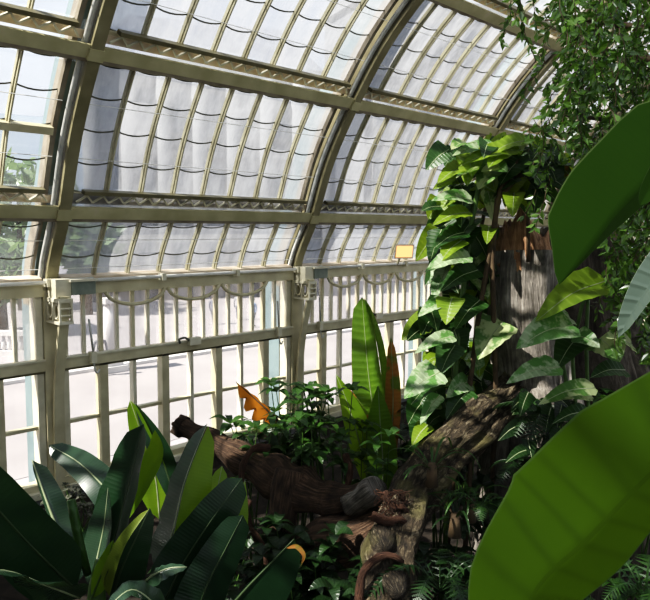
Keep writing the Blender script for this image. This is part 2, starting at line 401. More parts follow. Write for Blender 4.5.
# transom, mid rail, sill
t = trim('cream transom beam along the top of the upright windows, with a pale sill board', 'beam')
for k in range(K0, K1):
    a, b = xr(k)+.1, xr(k+1)-.1
    mb = MB(); mb.box(a, b, D-.045, D+.12, -.756, -.635); mb.build('transom_beam', CREAM, t)
    mb = MB(); mb.box(a, b, D-.05, D+.1, -.635, -.62); mb.build('ledge', CREAM_L, t)
    mb = MB(); strip(mb, sL3+.12, sL3+.19, a, b, .0, .12, 3); mb.build('sill_board', TAN, t)
t = trim('cream horizontal middle rail of the upright windows', 'rail')
for k in range(K0, K1):
    a, b = xr(k)+.1, xr(k+1)-.1
    mb = MB(); mb.box(a, b, D-.045, D+.09, -1.53, -1.425); mb.build('rail_face', CREAM, t)
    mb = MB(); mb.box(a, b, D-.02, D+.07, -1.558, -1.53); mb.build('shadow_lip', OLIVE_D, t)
    mb = MB(); mb.box(a, b, D-.06, D+.02, -1.425, -1.405); mb.build('rail_cap', CREAM_L, t)
t = trim('pale cream window sill along the bottom of the glass', 'sill')
for k in range(K0, K1):
    a, b = xr(k)+.1, xr(k+1)-.1
    mb = MB(); mb.box(a, b, D-.10, D+.12, -2.86, -2.79); mb.build('sill', CREAM_L, t)
    mb = MB(); mb.box(a, b, D-.04, D+.10, -2.79, -2.72); mb.build('bottom_rail', CREAM, t)
mb = MB(); mb.box(XA, XB, D-.06, D+.3, -6, -2.86)
solo('wall_left', mb, STONE_L, 'low stone wall under the glasshouse windows', 'wall', kind='structure')

# windows
wn = [0]
def window(label):
    wn[0] += 1; return thing('window_%d' % wn[0], label, 'window', kind='structure')
def roof_panel(k, s0, s1, rows, label, clear=False, cols=8):
    t = window(label); a, b = xr(k)+.095, xr(k+1)-.17; g = .185; s1f = s1
    low = rows == 2; smin = s0-.05
    if low: g = .10; rows = 3; s1 += .235; s0 = s1-1.065
    else: s1 -= .105; s0 -= .04; smin = s0
    cl = lambda v: max(v, smin)
    mb = MB(); w = (b-a)/cols
    for c in range(cols):
        for r in range(rows):
            u0, u1 = a+w*c, a+w*(c+1); v0, v1 = cl(s0+(s1-s0)*r/rows), cl(s0+(s1-s0)*(r+1)/rows)
            if v1-v0 < .01: continue
            e = [R(-.006, .006) for _ in range(4)]; vs = []; fs = []
            for i in range(4):
                s = v0+(v1-v0)*i/3; vs += [pt(u0, s, g+e[0]+(e[1]-e[0])*i/3), pt(u1, s, g+e[2]+(e[3]-e[2])*i/3)]
            for i in range(3): fs.append((i*2, i*2+1, i*2+3, i*2+2))
            mb.add(vs, fs)
    mb.build('pane', GLASS_CLEAR if clear else GLASS_ROOF, t)
    mb = MB()
    for c in range(cols):
        for r in range(0, rows+1):
            s = s0+(s1-s0)*r/rows+(.03 if r == 0 else 0); pts = []
            if s < smin or (low and r == rows): continue
            for i in range(7):
                u = i/6; pts.append((a+w*(c+u), s-.036*(1-(2*u-1)**2)+.012))
            for (x_0, s_0), (x_1, s_1) in zip(pts, pts[1:]):
                p = [pt(x_0, s_0-.008, g-.012), pt(x_1, s_1-.008, g-.012), pt(x_1, s_1+.008, g-.012), pt(x_0, s_0+.008, g-.012)]
                mb.add(p, [(0, 1, 2, 3)])
    mb.build('pane_laps', LAP, t)
    s0 = smin
    if low: s1 = s1f
    for c in range(1, cols):
        mb = MB(); xx = a+w*c; strip(mb, s0, s1, xx-.019, xx+.019, g-.045, g-.005, 10); strip(mb, s0, s1, xx-.008, xx+.008, g-.075, g-.045, 10)
        mb.build('glazing_bar', BARPAINT, t)
    mb = MB(); strip(mb, s0-.03, s0+.012, a, b, g-.04, g+.02, 2); strip(mb, s1+.0, s1f+.03, a, b, g-.06, g+.02, 2)
    if clear == 2: strip(mb, s0+(s1-s0)*.47-.035, s0+(s1-s0)*.47+.035, a, b, g-.09, g-.01, 2)
    mb.build('sash_frame', CREAM, t)
    mb = MB()
    for fr_ in (.3, .72): mb.tube([pt(a, s0+(s1-s0)*fr_, g-.14), pt(b, s0+(s1-s0)*fr_, g-.14)], .0035, 4)
    mb.build('support_wire', WHITEPIPE, t)
def low_window(k, label):
    t = window(label); a, b = xr(k)+.17, xr(k+1)-.17; w = (b-a)/8
    mb = MB()
    for c in range(8):
        for z0, z1 in ((-2.75, -2.13), (-2.13, -1.53)):
            mb.add([(a+w*c, D+.05, z0), (a+w*c+w, D+.05, z0), (a+w*c+w, D+.05, z1), (a+w*c, D+.05, z1)], [(0, 1, 2, 3)])
    mb.build('pane', GLASS_LOW, t)
    for c in range(1, 8):
        h = .048 if c % 2 else .022; mb = MB(); xx = a+w*c
        mb.box(xx-h, xx+h, D+(-.02 if c % 2 else .01), D+.09, -2.75, -1.54); mb.build('mullion', CREAM if c % 2 else CREAM_L, t)
    for c in range(8):
        mb = MB(); mb.box(a+w*c, a+w*c+w, D+.015, D+.085, -2.15, -2.115); mb.build('muntin', CREAM, t)
def up_window(k, label):
    t = window(label); a, b = xr(k)+.17, xr(k+1)-.17; w = (b-a)/16
    mb = MB()
    for c in range(16): mb.add([(a+w*c, D+.05, -1.42), (a+w*c+w, D+.05, -1.42), (a+w*c+w, D+.05, -.75), (a+w*c, D+.05, -.75)], [(0, 1, 2, 3)])
    mb.build('pane', GLASS_UP, t)
    for c in range(1, 16):
        mb = MB(); xx = a+w*c; h = .016 if c % 2 else .02
        mb.box(xx-h, xx+h, D+.02, D+.08, -1.41, -.75); mb.build('mullion', CREAM_L if c % 2 else CREAM, t)
    for c in (2, 6, 10):
        mb = MB(); n = 16; pts = [V((a+w*c+.02+(4*w-.04)*i/n, D-.055, -.75-.155*max(0, 1-(2*i/n-1)**2)**.6)) for i in range(n+1)]
        mb.tube(pts, .022, 7); mb.build('swag_bar', CREAM, t, True)
for k in range(K0, K1):
    bay = ORD[k]+' bay from the left'
    low_window(k, 'clear eight-light lower window of the '+bay)
    up_window(k, 'narrow-light upper window with hanging swag bars in the '+bay)
    roof_panel(k, sL3+.12, sP3+.0, 2, 'low two-row sloping roof light of the '+bay, k < 0)
    roof_panel(k, sP3+.26, sP2+.02, 4, 'four-row curved roof light between lowest and second purlins, '+bay, 2*(k < 0))
    roof_panel(k, sP2+.26, sP1+.02, 4, 'four-row curved roof light between second and third purlins, '+bay, k < 0)
    roof_panel(k, sP1+.26, sP0+.02, 4, 'four-row curved roof light above the third purlin, '+bay, k < 0)
    roof_panel(k, sP0+.26, sE, 5, 'topmost roof light near the ridge, '+bay)

# ------------------------------------------------------------------ operating gear on the transom
def wallp(px, py, y):   # world point on plane y, seen at pixel
    d = W(px, py, 1); return d*(y/d.y)
for k in range(-1, 4):
    a, b = xr(k)+.2, xr(k+1)-.02
    pos = ORD[k]+' bay from the left'
    t = thing('operator_shaft', 'pale round operating shaft running along the transom of the '+pos, 'pipe', (a, D-.16, -.60), 'window operating shafts')
    mb = MB(); mb.tube([V((a, D-.10, -.605)), V((b, D-.10, -.605))], .020, 10); mb.build('pipe', WHITEPIPE, t, True)  # pale pipe also stands in for the sunlit top edge of the transom
    for f_ in (.33, .66, .985):
        xx = a+(b-a)*f_; mb = MB(); mb.box(xx-.025, xx+.025, D-.14, D-.045, -.65, -.57); mb.build('clamp', CREAM_L, t)
    x = xr(k+1)
    if k < 3:
        t = thing('gear_box', 'grey green gear box on the %s' % ('left rib' if k == -1 else 'middle rib' if k == 0 else 'rib hidden behind the vines' if k == 1 else 'furthest rib on the right'), 'gear box', (x+.2, D-.18, -.76), 'window gear boxes')
        mb = MB(); mb.box(x+.10, x+.36, D-.27, D-.05, -.735, -.60); mb.build('housing', GEARG, t)
        mb = MB(); mb.box(x+.08, x+.38, D-.29, D-.045, -.60, -.575); mb.build('lid', CREAM_L, t)
        mb = MB(); mb.box(x-.06, x+.10, D-.25, D-.05, -.78, -.57); mb.build('coupling', CREAM_L, t)
        mb = MB(); mb.tube([V((x+.36, D-.10, -.605)), V((x+.42, D-.10, -.605))], .035, 8); mb.build('shaft_collar', GREYROD, t, True)
    for px_, wh in (((k+0)+.10, 'near the left end of the'), ((k+1)-.13, 'near the right end of the')):
        if k == -1 and px_ < 0: continue
        x = xr(px_) if True else 0
        t = thing('window_stay', 'thin metal window stay '+wh+' '+pos, 'window stay', (x, D-.09, -1.5), 'window stays')
        mb = MB(); mb.tube([V((x, D-.12, -1.02)), V((x+.05, D-.10, -1.38))], .012, 6); mb.build('rod', GREYROD, t, True)
        mb = MB(); mb.box(x+.02, x+.085, D-.12, D-.045, -1.5, -1.38); mb.build('pivot_block', CREAM_L, t)
        mb = MB(); mb.tube(crom([V((x+.06, D-.09, -1.5)), V((x+.065, D-.10, -1.58)), V((x+.09, D-.1, -1.62)), V((x+.12, D-.1, -1.58))], 8), .01, 6); mb.build('hook', GREYROD, t, True)
    x = xr(k+.47)
    t = thing('window_latch', 'small latch with curved handle on the middle rail, '+pos, 'latch', (x, D-.06, -1.42), 'window latches')
    mb = MB(); mb.box(x, x+.16, D-.11, D-.045, -1.46, -1.37); mb.build('latch_body', CREAM_L, t)
    mb = MB(); mb.tube(crom([V((x, D-.08, -1.4)), V((x-.06, D-.09, -1.36)), V((x-.14, D-.09, -1.37)), V((x-.13, D-.09, -1.42))], 10), .014, 6); mb.build('handle', IRON, t, True)

# floodlight
M, N, L, o = mat('warm_lamp_glow')
e = N('Emission', i_0=(1, .50, .2, 1), i_1=1.7); L(e.outputs[0], o.inputs[0]); GLOW = M
c = wallp(403, 251, D-.22)
t = thing('floodlight', 'small floodlight glowing warm orange on the transom left of the leafy stump', 'floodlight', (c.x, c.y, c.z-.2))
fx = (-c).normalized(); fx = (fx+rt0*.55-UP*.22).normalized(); sx_ = fx.cross(UP).normalized(); uz = sx_.cross(fx)
mb = MB(); mb.hexa([c-fx*.1-sx_*.09-uz*.06, c-fx*.1+sx_*.09-uz*.06, c-fx*.1+sx_*.09+uz*.06, c-fx*.1-sx_*.09+uz*.06,
    c+fx*.04-sx_*.17-uz*.115, c+fx*.04+sx_*.17-uz*.115, c+fx*.04+sx_*.17+uz*.115, c+fx*.04-sx_*.17+uz*.115]); mb.build('housing', CREAM_L, t)
mb = MB(); mb.obox(c+fx*.045, sx_*.145, uz*.09, fx*.006); mb.build('lens', GLOW, t)
mb = MB(); mb.tube([c-fx*.03-uz*.05, V((c.x, D-.1, -.62))], .02, 6); mb.build('bracket', CREAM, t)

# ------------------------------------------------------------------ shell behind the camera, opaque end walls added to cut ambient light
GZ = -5.8
def soil_h(x, y):
    f = max(0, min(1, (D-y)/4.)); return -2.92-.85*f**.8+.10*noise.noise(V((x*.8, y*.8, 0)))*min(1, (D-y)*1.)
mb = MB(); nx, ny = 60, 28; vs = []; fs = []
for j in range(ny+1):
    for i in range(nx+1):
        x = XA+(XB-XA)*i/nx; y = -4+(D+4)*j/ny; vs.append((x, y, soil_h(x, y)))
for j in range(ny):
    for i in range(nx): a = j*(nx+1)+i; fs.append((a, a+1, a+nx+2, a+nx+1))
mb.add(vs, fs); solo('floor', mb, SOIL, 'dark soil planting bed sloping up to the glass wall', 'ground', kind='structure', smooth=True)
mb = MB(); mb.box(XA-.2, XB+.2, -4.2, -4, -4.5, -2.3); solo('wall_back', mb, INWALL, 'low inner wall behind the viewer', 'wall', kind='structure')
t = window('glazed far slope of the glasshouse behind the viewer')
RID = [(1.6, 3.92), (.2, 3.7), (-1.4, 3.1), (-2.8, 2.0), (-3.7, .6), (-4.1, -1.0), (-4.1, -2.3)]
mb = MB()
for a, b in zip(RID, RID[1:]): mb.add([(XA, a[0], a[1]), (XB, a[0], a[1]), (XB, b[0], b[1]), (XA, b[0], b[1])], [(0, 1, 2, 3)])
mb.build('pane', GLASS_CLEAR, t)
for i in range(22):
    x = XA+(XB-XA)*i/21; mb = MB(); mb.tube([(x, a[0], a[1]) for a in RID], .03, 4); mb.build('glazing_bar', CREAM, t)
mb = MB(); mb.box(XA-.4, XA-.2, -4.2, D+.3, -4.5, 4.2); solo('wall_near', mb, INWALL, 'added opaque end wall left of the viewer, cutting ambient light', 'wall', kind='structure')
mb = MB(); mb.box(XB+.2, XB+.4, -4.2, D+.3, -4.5, 4.2); solo('wall_far', mb, INWALL, 'added opaque end wall far to the right, cutting ambient light', 'wall', kind='structure')

# ------------------------------------------------------------------ outside
mb = MB(); mb.add([(-60, D+.3, GZ), (140, D+.3, GZ), (140, 160, GZ), (-60, 160, GZ)], [(0, 1, 2, 3)])
solo('pavement', mb, PAVE, 'sunlit pale pavement outside the glass', 'pavement', kind='structure')
mb = MB(); mb.box(-60, 140, 15.5, 25, GZ-.1, GZ+.012); solo('road', mb, ROADM, 'pinkish road crossing outside the windows', 'road', kind='structure')
mb = MB(); mb.box(-60, 140, 25, 25.5, GZ-.1, GZ+.14); solo('kerb_strip', mb, KERB, 'white kerb on the far side of the road', 'kerb', kind='structure')
# hill
mb = MB(); vs = []; fs = []; n = 40
for i in range(n+1):
    a = -.2+1.9*i/n; dx, dy = math.sin(a), math.cos(a); hh = 34+14*noise.noise(V((i*.22, 3, 0)))-max(0, (i-12))*.35
    if i < 11: hh += 0
    for r, z in ((150, GZ), (190, hh*.7), (230, hh)): vs.append((dx*r, dy*r, z))
for i in range(n):
    for j in range(2): a = i*3+j; fs.append((a, a+3, a+4, a+1))
mb.add(vs, fs); solo('hill', mb, HILLM, 'hazy blue grey hill on the horizon', 'hill', kind='structure', smooth=True)

def gp(px, z_depth):   # ground point outside below pixel column at given camera depth
    d = W(px, 300, z_depth); return V((d.x, d.y, GZ))
# far stone building behind the roof lights
def building(pxa, pxb, da, db, H, label, storeys, nwin, cols=False):
    A = gp(pxa, da); B = gp(pxb, db); u = (B-A).normalized(); Ln = (B-A).length; nrm = V((u.y, -u.x, 0))
    if nrm.dot(-A) < 0: nrm = -nrm
    t = thing('stone_building', label, 'building', tuple(A))
    def P(s, z, o=0): return A+u*s+UP*z+nrm*o
    def slab(mb, s0, s1, z0, z1, o0, o1): mb.hexa([P(s0, z0, o0), P(s1, z0, o0), P(s1, z0, o1), P(s0, z0, o1), P(s0, z1, o0), P(s1, z1, o0), P(s1, z1, o1), P(s0, z1, o1)])
    mb = MB(); slab(mb, 0, Ln, 0, H, -10, 0); mb.build('wall', STONE, t)
    mb = MB(); slab(mb, -.5, Ln+.5, H, H+1, -10.5, .8); mb.build('cornice', STONE_L, t)
    mb = MB(); mb.hexa([P(0, H+1, -10), P(Ln, H+1, -10), P(Ln, H+1, 0), P(0, H+1, 0), P(3, H+5, -8), P(Ln-3, H+5, -8), P(Ln-3, H+5, -3.5), P(3, H+5, -3.5)]); mb.build('roof', ROOFM, t)
    sh = H/storeys
    for r in range(storeys):
        mb = MB(); slab(mb, -.2, Ln+.2, r*sh+sh-.35, r*sh+sh, 0, .3); mb.build('string_course', STONE_L, t)
        for i in range(nwin):
            sc = Ln*(i+.5)/nwin; mb = MB(); ww = Ln/nwin*.26
            slab(mb, sc-ww-.3, sc+ww+.3, r*sh+sh*.2, r*sh+sh*.84, 0, .18); f = mb.build('window', STONE_L, t)
            mb = MB(); slab(mb, sc-ww, sc+ww, r*sh+sh*.24, r*sh+sh*.78, .05, .22); mb.build('pane', PANEW, f)
    if cols:
        for i in range(nwin+1):
            sc = Ln*i/nwin; mb = MB(); mb.tube([P(sc, 0, .5), P(sc, H, .5)], .6, 10); mb.build('column', STONE_L, t, True)
building(95, 325, 52, 58, 17, 'grey stone building with columns seen hazily through the roof panes of the second bay', 3, 7, True)
building(362, 640, 74, 92, 29, 'taller grey stone building seen hazily through the panes behind the stump', 4, 8)

# trees outside
def far_tree(px, d, H, r, label, n=700):
    b = gp(px, d); t = thing('street_tree', label, 'tree', tuple(b), 'trees outside the glass')
    mb = MB(); mb.tube([b, b+UP*H*.35, b+UP*H*.7], [.3, .22, .1], 8); mb.build('trunk', STEMB, t, True)
    mb = MB()
    for _ in range(n):
        u = V((R(-1, 1), R(-1, 1), R(-1, 1)))
        while u.length > 1 or u.length < .35: u = V((R(-1, 1), R(-1, 1), R(-1, 1)))
        u *= .8+.3*noise.noise(u*3)
        c = b+UP*(H*.64)+V((u.x*r, u.y*r, u.z*H*.36)); a = V((R(-1, 1), R(-1, 1), R(-1, 1))).normalized(); e = a.orthogonal().normalized(); s = R(.35, .7)
        mb.add([c-a*s, c+e*s*.5, c+a*s, c-e*s*.5], [(0, 1, 2, 3)])
    mb.build('foliage', TREEM, t)
far_tree(22, 46, 10.5, 4.5, 'pale green tree on the hillside seen through the clear panes at far left')
far_tree(88, 44, 7., 2.4, 'hazy green tree beside the left end of the columned building')
far_tree(2, 36, 5.2, 2.6, 'low dense tree behind the balustrade by the left rib')

# balustrade at far left
A = gp(-30, 30); B = gp(40, 30); t = thing('balustrade', 'white stone balustrade low across the road at far left', 'balustrade', tuple(A)); u = (B-A)
mb = MB(); mb.obox((A+B)/2+UP*1.0, u/2, u.cross(UP).normalized()*.2, UP*.1); mb.build('top_rail', KERB, t)
mb = MB(); mb.obox((A+B)/2+UP*.12, u/2, u.cross(UP).normalized()*.25, UP*.12); mb.build('plinth', KERB, t)
for i in range(12):
    p = A.lerp(B, (i+.5)/12); mb = MB(); mb.tube([p+UP*.24, p+UP*.45, p+UP*.65, p+UP*.9], [.07, .13, .08, .07], 8); mb.build('baluster', KERB, t, True)
# white pillar
b = gp(109, 27); t = thing('stone_pillar', 'tall white pillar on a stepped base standing by the road, beside the left rib', 'pillar', tuple(b))
mb = MB(); mb.box(b.x-.5, b.x+.5, b.y-.5, b.y+.5, GZ, GZ+.25); mb.box(b.x-.36, b.x+.36, b.y-.36, b.y+.36, GZ+.25, GZ+.5); mb.build('base', KERB, t)
mb = MB(); mb.tube([b+UP*.5, b+UP*2.7], [.28, .22], 12); mb.build('shaft', KERB, t, True)
mb = MB(); mb.box(b.x-.32, b.x+.32, b.y-.32, b.y+.32, GZ+2.7, GZ+2.9); mb.build('capital', KERB, t)
# people outside
def person(px, d, label, top, legs, face, stride=.18, h=1.72, armbend=.1):
    b = gp(px, d); fwd = V((math.cos(face), math.sin(face), 0)); sd = V((-fwd.y, fwd.x, 0))
    M, N, L, o = mat('walker_skin_clothes_'+label[:6])
    tc = N('TexCoord'); sx = N('SeparateXYZ'); L(tc.outputs['Object'], sx.inputs[0])
    r_ = N('ValToRGB'); L(math_(N, L, 'DIVIDE', sx.outputs[2], h), r_.inputs[0]); r_.color_ramp.interpolation = 'CONSTANT'
    e = r_.color_ramp.elements; st = [(0, (.06, .05, .05)), (.05, legs), (.52, top), (.845, (.5, .33, .24))]
    while len(e) < 4: e.new(.5)
    for el, (p, c) in zip(e, st): el.position = p; el.color = c4(c)
    p = N('BsdfPrincipled', i_Roughness=.8); L(r_.outputs[0], p.inputs['Base Color']); L(p.outputs[0], o.inputs[0])
    J = [(0, 0, .94, .125), (0, 0, 1.14, .115), (0, 0, 1.34, .135), (0, 0, 1.46, .055), (0, .0, 1.53, .06), (0, .02, 1.61, .085), (0, .01, 1.69, .07)]
    E = [(0, 1), (1, 2), (2, 3), (3, 4), (4, 5), (5, 6)]
    for sg in (-1, 1):
        i = len(J); J += [(sg*.19, 0, 1.39, .06), (sg*.24, -sg*armbend*.3, 1.12, .045), (sg*.25, sg*armbend, .88, .034), (sg*.25, sg*armbend+.02, .78, .035)]
        E += [(2, i), (i, i+1), (i+1, i+2), (i+2, i+3)]
        i = len(J); J += [(sg*.095, 0, .86, .09), (sg*.10, sg*stride*.5+.03, .49, .06), (sg*.10, sg*stride, .09, .045), (sg*.11, sg*stride+.16, .04, .038)]
        E += [(0, i), (i, i+1), (i+1, i+2), (i+2, i+3)]
    k = h/1.76
    me = bpy.data.meshes.new('person'); me.from_pydata([tuple((sd*x+fwd*y+UP*z)*k) for x, y, z, r in J], E, []); me.update()
    ob = bpy.data.objects.new('person', me); COL.objects.link(ob); ob.location = b; tag(ob, label, 'person', None)
    ob.modifiers.new('skin', 'SKIN'); sub = ob.modifiers.new('sub', 'SUBSURF'); sub.levels = sub.render_levels = 2
    for i, (x, y, z, r) in enumerate(J): me.skin_vertices[0].data[i].radius = (r*k, r*k); me.skin_vertices[0].data[i].use_root = i == 0
    me.materials.append(M)
    mb = MB(); c = (V((0, 0, 1.655))+fwd*-.012)*k
    mb.tube([c+V((0, 0, -.06)), c+V((0, 0, 0)), c+V((0, 0, .06)), c+V((0, 0, .105)), c+V((0, 0, .12))], [.093, .108, .10, .06, .01], 10)
    hair = mb.build('hair', HAIRM, None, True); hair.parent = ob
person(213, 40, 'person walking in a dark top outside, left of two others by the middle rib', (.16, .17, .22), (.10, .10, .13), .4)
person(238, 42, 'person in a grey top walking outside between two other walkers', (.36, .36, .38), (.18, .19, .23), .6, .14)
person(253, 39, 'person in a blue top walking outside, nearest the middle rib', (.20, .25, .36), (.12, .12, .13), .2, .2)
person(99, 26, 'person in dark clothes standing at the foot of the white pillar', (.2, .2, .22), (.13, .13, .16), 1.2, .05)

# ------------------------------------------------------------------ trunks and logs
def path(pts, n): return crom([W(*p) for p in pts], n)
def ground_pt(px, d):
    p = W(px, 300, d); return V((p.x, p.y, soil_h(p.x, p.y)-.05))
# main stump
t = thing('tree_stump', 'tall grey broken tree stump with bare orange wood at the top, vines on its left', 'tree stump', tuple(ground_pt(535, 6.1)))
b0 = ground_pt(535, 6.1)
sp = crom([b0, W(533, 440, 6.1), W(528, 380, 6.1), W(522, 320, 6.1), W(521, 285, 6.1), W(521, 252, 6.1)], 46)
rr = [lerpl([.55, .40, .33, .315, .31, .285], i/46) for i in range(47)]
mb = MB(); mb.tube(sp, rr, 56, True, .10, 2., .22); mb.build('bark_trunk', BARK, t, True)
mb = MB()      # jagged bare wood
vs = []; fs = []; n = 40; u = rt0; w = V((u.y, -u.x, 0))
rows_ = 14
for j in range(rows_+1):
    for i in range(n):
        a = 2*PI*i/n; d_ = u*math.cos(a)+w*math.sin(a)
        top = 60*(.55+.45*noise.noise(V((math.cos(a)*2.1+5, math.sin(a)*2.1, 0)))+.35*noise.noise(V((math.cos(a)*6, math.sin(a)*6, 3))))*(1.15 if math.cos(a) < .2 else .7)
        bot = 268+14*noise.noise(V((math.cos(a)*4, math.sin(a)*4, 9)))
        py = bot+(262-max(8, top)-bot)*j/rows_ if True else 0
        c = W(521, py, 6.1); r = .275-.05*j/rows_; r *= 1+.2*noise.noise(V((math.cos(a)*5, math.sin(a)*5, j*.12)))
        vs.append(c+d_*r)
for j in range(rows_):
    for i in range(n): i2 = (i+1) % n; fs.append((j*n+i, j*n+i2, (j+1)*n+i2, (j+1)*n+i))
fs.append(tuple(rows_*n+i for i in range(n)))
mb.add(vs, fs, [(abs(2*(i % n)/n-1)*2, (i//n)*.08) for i in range(len(vs))]); mb.build('bare_wood', BAREWOOD, t, True)
# second trunk
b1 = ground_pt(600, 6.9)
t = thing('old_tree', 'thick dark grooved trunk behind the marbled leaves, right of the broken stump', 'tree trunk', tuple(b1))
mb = MB(); mb.tube(crom([b1, W(595, 430, 6.9), W(590, 350, 6.9), W(586, 290, 6.9), W(580, 225, 6.9)], 40), [lerpl([.62, .48, .44, .42, .36], i/40) for i in range(41)], 48, True, .1, 2., .24)
mb.build('bark', BARK_D, t, True)
# leaning log
t = thing('fallen_log', 'thick mottled log slanting down from the stump to the bottom of the photo', 'log', tuple(W(385, 640, 4.4)))
lp = path([(532, 378, 6.3), (505, 399, 5.9), (470, 428, 5.6), (436, 462, 5.4), (410, 500, 5.1), (394, 545, 4.8), (386, 600, 4.5), (382, 670, 4.2)], 60)
lr = [lerpl([.13, .18, .18, .175, .17, .17, .17, .175], i/60) for i in range(61)]
mb = MB(); mb.tube(lp, lr, 48, True, .34, 6., .3); mb.build('log_bark', BARK_LOG, t, True)
for (px, py, d, r) in ((384, 545, 4.62, .07), (398, 590, 4.3, .06)):
    mb = MB(); c = W(px, py, d); mb.tube([c-TOCAM*.12, c, c+TOCAM*.05, c+TOCAM*.07], [r*1.5, r, r*.7, r*.2], 12, True, .3, 9); mb.build('knot', BARK_LOG, t, True)
# roots wrapped on log
def root(pts, r, label, n=24, mt=ROOT):
    mb = MB(); sp = path(pts, n); mb.tube(sp, [r*(1-.35*i/n)*R(.88, 1.12) for i in range(n+1)], 12, True, .45, 16.)
    return solo('aerial_root', mb, mt, label, 'root', 'reddish aerial roots', smooth=True)
root([(361, 640, 4.35), (360, 592, 4.42), (366, 568, 4.45), (384, 556, 4.5), (402, 562, 4.55), (414, 585, 4.75)], .032, 'thick red root looped over the lower end of the slanting log')
root([(372, 515, 4.75), (388, 521, 4.72), (402, 520, 4.75), (416, 540, 4.85)], .032, 'short red root clasping the slanting log below the cut stub')
root([(384, 492, 4.85), (392, 505, 4.8), (405, 509, 4.8), (412, 525, 4.9)], .028, 'uppermost red root wrapped on the slanting log beside the cut stub')
root([(270, 448, 5.7), (254, 449, 5.65), (243, 466, 5.6), (243, 495, 5.55), (252, 530, 5.5), (262, 552, 5.45), (268, 585, 5.4)], .03, 'long rusty root hanging from the dark log above the banana leaves')
root([(250, 500, 5.4), (246, 520, 5.4), (263, 545, 5.35), (266, 570, 5.3), (258, 590, 5.3)], .024, 'thin rusty root dangling low behind the banana leaves')
root([(345, 455, 5.9), (350, 470, 5.8), (346, 490, 5.7), (340, 510, 5.7)], .03, 'short rusty root hanging under the middle shrub')
mb = MB()
for _ in range(260):
    c = W(R(380, 408), R(490, 535), R(4.78, 4.86)); a = V((R(-1, 1), R(-1, 1), R(-1.4, .3)))*.07; mb.tube([c, c+a*.5+V((R(-.02, .02), 0, R(-.02, .02))), c+a], .0035, 3)
solo('root_fibres', mb, ROOT, 'tuft of fine orange root fibres on the slanting log', 'root fibres', kind='stuff')
# dark log on the left
t = thing('broken_log', 'dark brown log with a ragged broken end lying before the windows', 'log', tuple(W(270, 480, 5.8)))
lp = path([(177, 424, 6.5), (200, 436, 6.4), (235, 454, 6.2), (270, 472, 6.0), (300, 492, 5.8), (335, 500, 5.7), (372, 496, 5.4)], 44)
lr = [lerpl([.075, .09, .115, .16, .19, .13, .10], i/44)*(1+.12*math.sin(i*.9)) for i in range(45)]
mb = MB(); mb.tube(lp, lr, 36, True, .3, 4., .15); mb.build('log_bark', BARK_B, t, True)
mb = MB(); c = W(185, 428, 6.45); ax = (lp[0]-lp[3]).normalized()
for i in range(16):
    a = 2*PI*i/16; e = ax.orthogonal().normalized(); f_ = ax.cross(e); p = lp[0]-ax*.02+(e*math.cos(a)+f_*math.sin(a))*.08
    mb.tube([p-ax*.06, p+ax*R(-.02, .03)], [.028, .018], 6)
mb.build('ragged_end', BARK_B, t, True)
mb = MB(); a = W(352, 506, 5.45); b = W(377, 486, 5.2); mb.tube(crom([a, a.lerp(b, .4), a.lerp(b, .8), b], 10), [.10, .095, .09, .09, .095, .10, .105, .10, .095, .09, .085], 20, True, .3, 12); mb.build('cut_stub', BARK, t, True)
mb = MB(); mb.tube(path([(290, 470, 5.75), (283, 510, 5.7), (280, 560, 5.7), (280, 640, 5.7)], 16), [.12]*17, 18, True, .3, 5); mb.build('leg_branch', BARK_B, t, True)
t = thing('broken_log', 'low reddish dark log lying under the cut stub toward the slanting log', 'log', tuple(W(330, 540, 5.6)))
mb = MB(); mb.tube(path([(300, 560, 5.7), (330, 545, 5.6), (360, 540, 5.5), (400, 515, 5.3)], 24), [lerpl([.2, .24, .22, .14], i/24) for i in range(25)], 26, True, .3, 4); mb.build('log_bark', BARK_B, t, True)
mb = MB(); mb.tube(path([(372, 560, 5.4), (366, 500, 5.5), (366, 640, 5.4)], 12), [.1]*13, 12, True, .3, 5); mb.build('branch', BARK_B, t, True)

# ------------------------------------------------------------------ banana plants
TOL = (TOCAM+LEFT*.5+UP*.6).normalized()
def wpts(l): return [W(*p) for p in l]
def bleaf(t, pts, wl, wr, mt, d=4.5, N=None, **kw):
    return leafpart(t, wpts(pts), pxm(wl, d), pxm(wr, d), N or TOL, mt, **kw)
base = ground_pt(95, 4.3)
t = thing('banana_plant', 'large banana plant in the bottom left corner with broad dark leaves', 'banana plant', tuple(base))
mb = MB(); mb.tube([base, W(95, 640, 4.3), W(97, 585, 4.3), W(100, 560, 4.3)], [.09, .075, .05, .03], 12); mb.build('pseudostem', STEMG, t, True)
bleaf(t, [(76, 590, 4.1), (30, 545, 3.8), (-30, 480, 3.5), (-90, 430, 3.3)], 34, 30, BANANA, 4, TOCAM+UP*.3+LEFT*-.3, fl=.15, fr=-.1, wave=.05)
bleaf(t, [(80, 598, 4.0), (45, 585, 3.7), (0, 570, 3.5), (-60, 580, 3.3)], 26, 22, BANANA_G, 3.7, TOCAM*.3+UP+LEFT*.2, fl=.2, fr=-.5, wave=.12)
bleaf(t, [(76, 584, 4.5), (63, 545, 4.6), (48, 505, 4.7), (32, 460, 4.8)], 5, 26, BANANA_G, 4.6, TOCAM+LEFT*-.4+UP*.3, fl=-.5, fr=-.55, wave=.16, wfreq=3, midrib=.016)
bleaf(t, [(122, 512, 5.0), (104, 487, 5.1), (78, 462, 5.2), (49, 445, 5.3)], 17, 19, BANANA_G, 5.1, TOCAM*.8+UP*.8+LEFT*.3, fl=.05, fr=-.35, wave=.10, wfreq=2.5, stalk=[W(105, 570, 4.6)])
